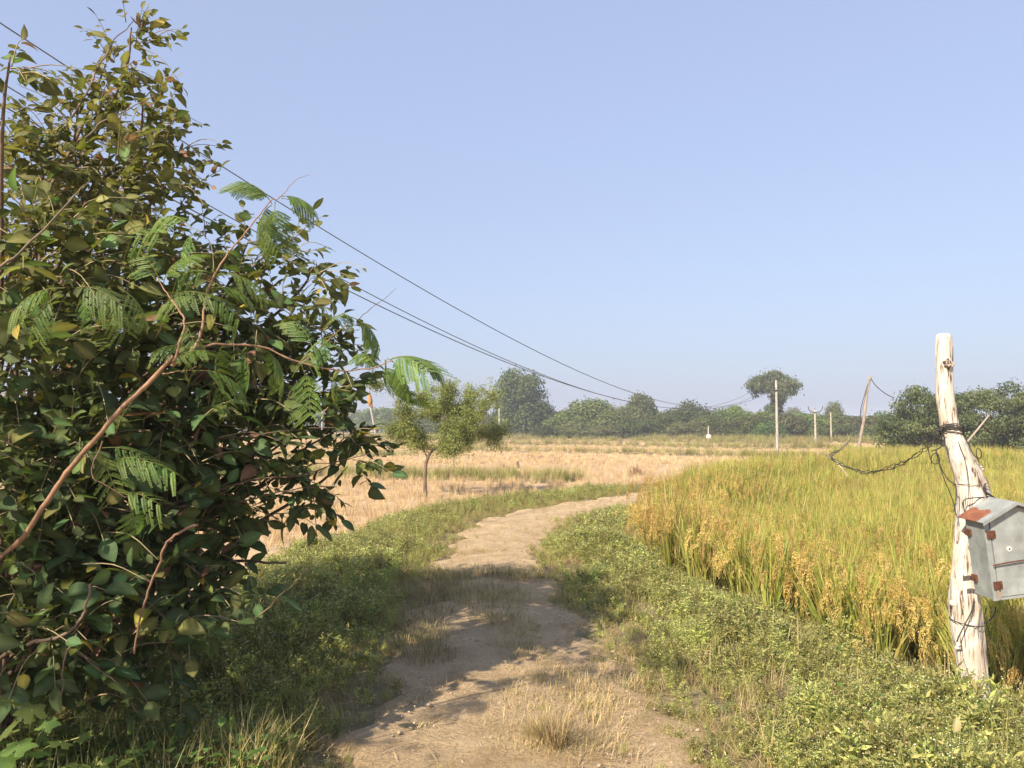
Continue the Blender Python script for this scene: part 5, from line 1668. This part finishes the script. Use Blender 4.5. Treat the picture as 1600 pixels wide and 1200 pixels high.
mid_t = [tuft_mesh(300, 0.13, 0.21, 0.45, 0.003) for _ in range(3)]
big_t = tuft_mesh(230, 0.36, 0.07, 0.85, 0.005)
flat_t = [tuft_mesh(170, 0.085, 0.17, 0.75, 0.003) for _ in range(2)]
green_t = tuft_mesh(26, 0.045, 0.07, 0.2, 0.005)


def tuft(px, py, me, lab, sc_=1.0, group=None):
    p = gp(px, py, 0.0); g = on_ground(p[0], p[1])
    o = link('grass_tuft', me)
    o.location = (g[0], g[1], g[2] + 0.028); o.scale = (sc_, sc_, sc_ * rng.uniform(0.85, 1.1)); o.rotation_euler.z = rng.random() * 6.28
    return tag(o, lab, 'grass tuft', group)


tuft(868, 1178, big_t, 'tall fanned tuft of straw coloured grass at the bottom of the track', 0.72)
tuft(838, 1165, big_t, 'smaller straw tuft leaning beside the tall fanned tuft', 0.5)
gl = 'low brown grass clump growing in the left half of the track'
for px, py, s_ in [(650, 905, 1.2), (672, 920, 1.2), (690, 935, 1.2), (655, 940, 1.2), (668, 965, 1.1), (645, 985, 1.0), (665, 1000, 1.0), (655, 1022, 1.0), (670, 1035, 0.9), (682, 905, 1.2), (700, 915, 1.2), (640, 1012, 0.8)]:
    tuft(px, py, mid_t[rng.integers(0, 3)], gl + (', far end' if py < 925 else ', middle stretch' if py < 990 else ', near end'), s_, 'grass clumps on the left half of the track')
gr = 'low brown grass clump growing in the right half of the track'
for px, py, s_ in [(745, 905, 1.2), (770, 900, 1.2), (795, 908, 1.2), (770, 930, 1.2), (740, 940, 1.1), (795, 940, 1.1), (785, 965, 1.0), (800, 985, 1.0), (770, 975, 0.9), (805, 1010, 0.9), (820, 1030, 0.8), (725, 925, 1.1), (755, 950, 1.1), (815, 905, 1.1), (715, 905, 1.1)]:
    tuft(px, py, mid_t[rng.integers(0, 3)], gr + (', far end' if py < 915 else ', middle stretch' if py < 960 else ', near end'), s_, 'grass clumps on the right half of the track')
gf = 'flattened mat of dry grass '
for px, py, s_ in [(800, 1110, 1.1), (840, 1090, 1.1), (880, 1075, 1.2), (830, 1135, 1.2), (890, 1120, 1.2), (920, 1095, 1.1), (790, 1150, 1.0), (920, 1150, 1.2), (850, 1190, 1.1), (800, 1190, 1.0), (955, 1120, 1.1), (900, 1185, 1.1), (950, 1175, 1.0), (850, 1060, 1.0), (930, 1060, 1.0), (970, 1085, 1.1), (800, 1065, 0.9)]:
    tuft(px, py, flat_t[rng.integers(0, 2)], gf + ('just beyond' if py < 1100 else 'beside' if py < 1160 else 'in front of') + ' the tall straw tuft' + (', toward the right verge' if px > 890 else ', on its track side'), s_, 'flattened dry grass at the bottom of the track')
tuft(648, 1103, green_t, 'small dark green sprig on the bare left rut, upper one', 1.0)
tuft(650, 1145, green_t, 'small dark green sprig on the bare left rut, lower one', 1.0)
tuft(572, 1132, green_t, 'small dark green sprig by the left edge of the track', 1.0)
for px, py, s_ in [(740, 868, 1.0), (760, 866, 0.9), (725, 870, 0.8)]:
    tuft(px, py, flat_t[0], 'pale dry tuft on the sunlit track before the bend', s_, 'dry tufts before the bend')

# ------------------------------------------------------------------ weeds at the foot of the shrub, bottom left
P = np.column_stack([rng.uniform(-3.2, -0.9, 900), rng.uniform(2.3, 3.6, 900)])
d, s = track_dist(P[:, 0], P[:, 1])
P = P[(d > 1.0) & in_view(P, 0.5)]
scatter('undergrowth', P, leafy + greens + drys, 'yellow green leafy weeds along the foot of the shrub', 'weeds', pick=np.where(rng.random(len(P)) < 0.55, rng.integers(0, 3, len(P)), rng.integers(3, 11, len(P))), scl=rng.uniform(0.8, 1.5, len(P)))
mb = MB()
for q in range(34):
    px = rng.uniform(80, 320); py = rng.uniform(1090, 1200)
    p = gp(px, py + 30, -0.1)
    a = rng.random() * 6.283
    blade(mb, p, a, rng.uniform(0.05, 0.5), rng.uniform(0.22, 0.48), 0.005, rng.uniform(-0.2, 0.4), 4, mix((0.22, 0.20, 0.10), (0.36, 0.30, 0.16), rng.random()))
tag(mb.obj('dry_stalks', M['straw']), 'thin dry upright stalks standing among the bottom corner weeds', 'stalks', kind='stuff')

# broad lobed weed in the corner
b = gp(40, 1230, -0.15)
t = empty('lobed_weed', b, 'bright green weed with broad lobed leaves in the bottom corner under the shrub', 'weed')
mb = MB()
lobes_pts = []
for q in range(24):
    a = q / 24 * 2 * math.pi
    r = 1.0 + 0.22 * math.cos(5 * a) + (0.06 if q % 2 else -0.04)
    if q == 12: r = 0.35
    lobes_pts.append((r * math.cos(a), r * math.sin(a), -0.18 * r * r + 0.06 * math.cos(5 * a)))
V = [(-0.25, 0, 0)] + lobes_pts
mb.add(V, None, [(0, q + 1, (q + 1) % 24 + 1) for q in range(24)], (0.115, 0.165, 0.040))
lobed = mb.mesh('leaf', M['weed'])
for q, (px, py, Yd, s_) in enumerate([(20, 1095, 2.55, .05), (50, 1110, 2.5, .06), (10, 1140, 2.45, .055), (75, 1130, 2.5, .045), (30, 1165, 2.4, .06), (95, 1160, 2.5, .05), (60, 1175, 2.45, .05), (5, 1185, 2.4, .06), (130, 1150, 2.6, .04)]):
    p = at(px, py, Yd)
    o = link('leaf', lobed, t)
    s_ *= 0.7; o.location = p - b; o.scale = (s_, s_, s_); o.rotation_euler = (rng.normal(0.35, 0.25), rng.normal(0, 0.3), rng.random() * 6.28)
    mb = MB(); tube(mb, catmull(np.array([(rng.normal(0, .03), rng.normal(0, .03), -0.05), (p - b) * 0.5 + (0, 0, 0.06), p - b]), 4), 0.002, 4, C=(0.30, 0.33, 0.12))
    mb.obj('stalk', M['twig'], t)

# pale fallen leaf and pebbles
mb = MB()
leaf_batch(mb, np.zeros((1, 3)), np.array([[0.3, 0, 0.9]]), np.array([[0.2, -1, 0.2]]), 0.07, 0.05, np.array([[0.52, 0.46, 0.22]]), cup=0.3, droop=0.2)
o = mb.obj('fallen_leaf', M['leaf']); o.location = gp(1492, 1172, 0.10) + np.array([0, 0, 0.08])
tag(o, 'pale yellow leaf caught on the weeds below the post', 'leaf')
mb = MB()
for q in range(1500):
    y = 2.8 + 9 * rng.random() ** 1.5; x = rng.uniform(-0.95, 1.1)
    d = track_dist(np.array([x]), np.array([y]))[0][0]
    if d > 1.0: continue
    r = rng.uniform(0.003, 0.012) * (1.8 if rng.random() < 0.06 else 1)
    c_ = np.array([x, y, hgt(np.array([x]), np.array([y]))[0] + 0.032 + r * 0.3])
    v = r * np.array([(1, 0, 0), (0, 1, 0), (-1, 0, 0), (0, -1, 0), (0, 0, .7), (0, 0, -.7)]) * rng.uniform(0.6, 1.3, (6, 1))
    mb.add(c_ + v, None, [(0, 1, 4), (1, 2, 4), (2, 3, 4), (3, 0, 4), (1, 0, 5), (2, 1, 5), (3, 2, 5), (0, 3, 5)])
M['pebble'] = solid_mat('pebble', (0.30, 0.21, 0.14), (0.52, 0.40, 0.28), 3, 0.9, 0.2)
tag(mb.obj('gravel', M['pebble']), 'small loose pebbles and clods scattered over the dirt track', 'gravel', kind='stuff')

mb = MB()
for q in range(5200):
    y = 2.7 + 9.5 * rng.random() ** 1.4; x = rng.uniform(-1.2, 1.4)
    if rng.random() > 0.35 + 0.65 * math.exp(-((x - 0.3) / 0.45) ** 2): continue
    z = float(hgt(np.array([x]), np.array([y]))[0]) + 0.038
    col = mix((0.34, 0.25, 0.13), (0.58, 0.46, 0.27), rng.random())
    blade(mb, (x, y, z), rng.random() * 6.283, rng.uniform(1.35, 1.6), rng.uniform(0.04, 0.17), rng.uniform(0.0022, 0.0046), rng.normal(0, 0.15), 2, col)
tag(mb.obj('straw_litter', M['straw']), 'broken bits of straw lying on the dirt track', 'straw', kind='stuff')

# ------------------------------------------------------------------ haze
mb = MB(); box(mb, (-3100, -3100, -1.6), (3100, 3100, 13))
hz = mb.obj('haze', None)
hz.data.materials.clear()
m, n, o = newmat('haze_air')
pv = N(n, 'ShaderNodeVolumePrincipled')
pv.inputs['Color'].default_value = (0.88, 0.92, 1.0, 1)
pv.inputs['Density'].default_value = 0.0011
n.links.new(pv.outputs[0], o.inputs['Volume'])
hz.data.materials.append(m)
tag(hz, 'thin morning haze over the fields', 'haze', kind='stuff')
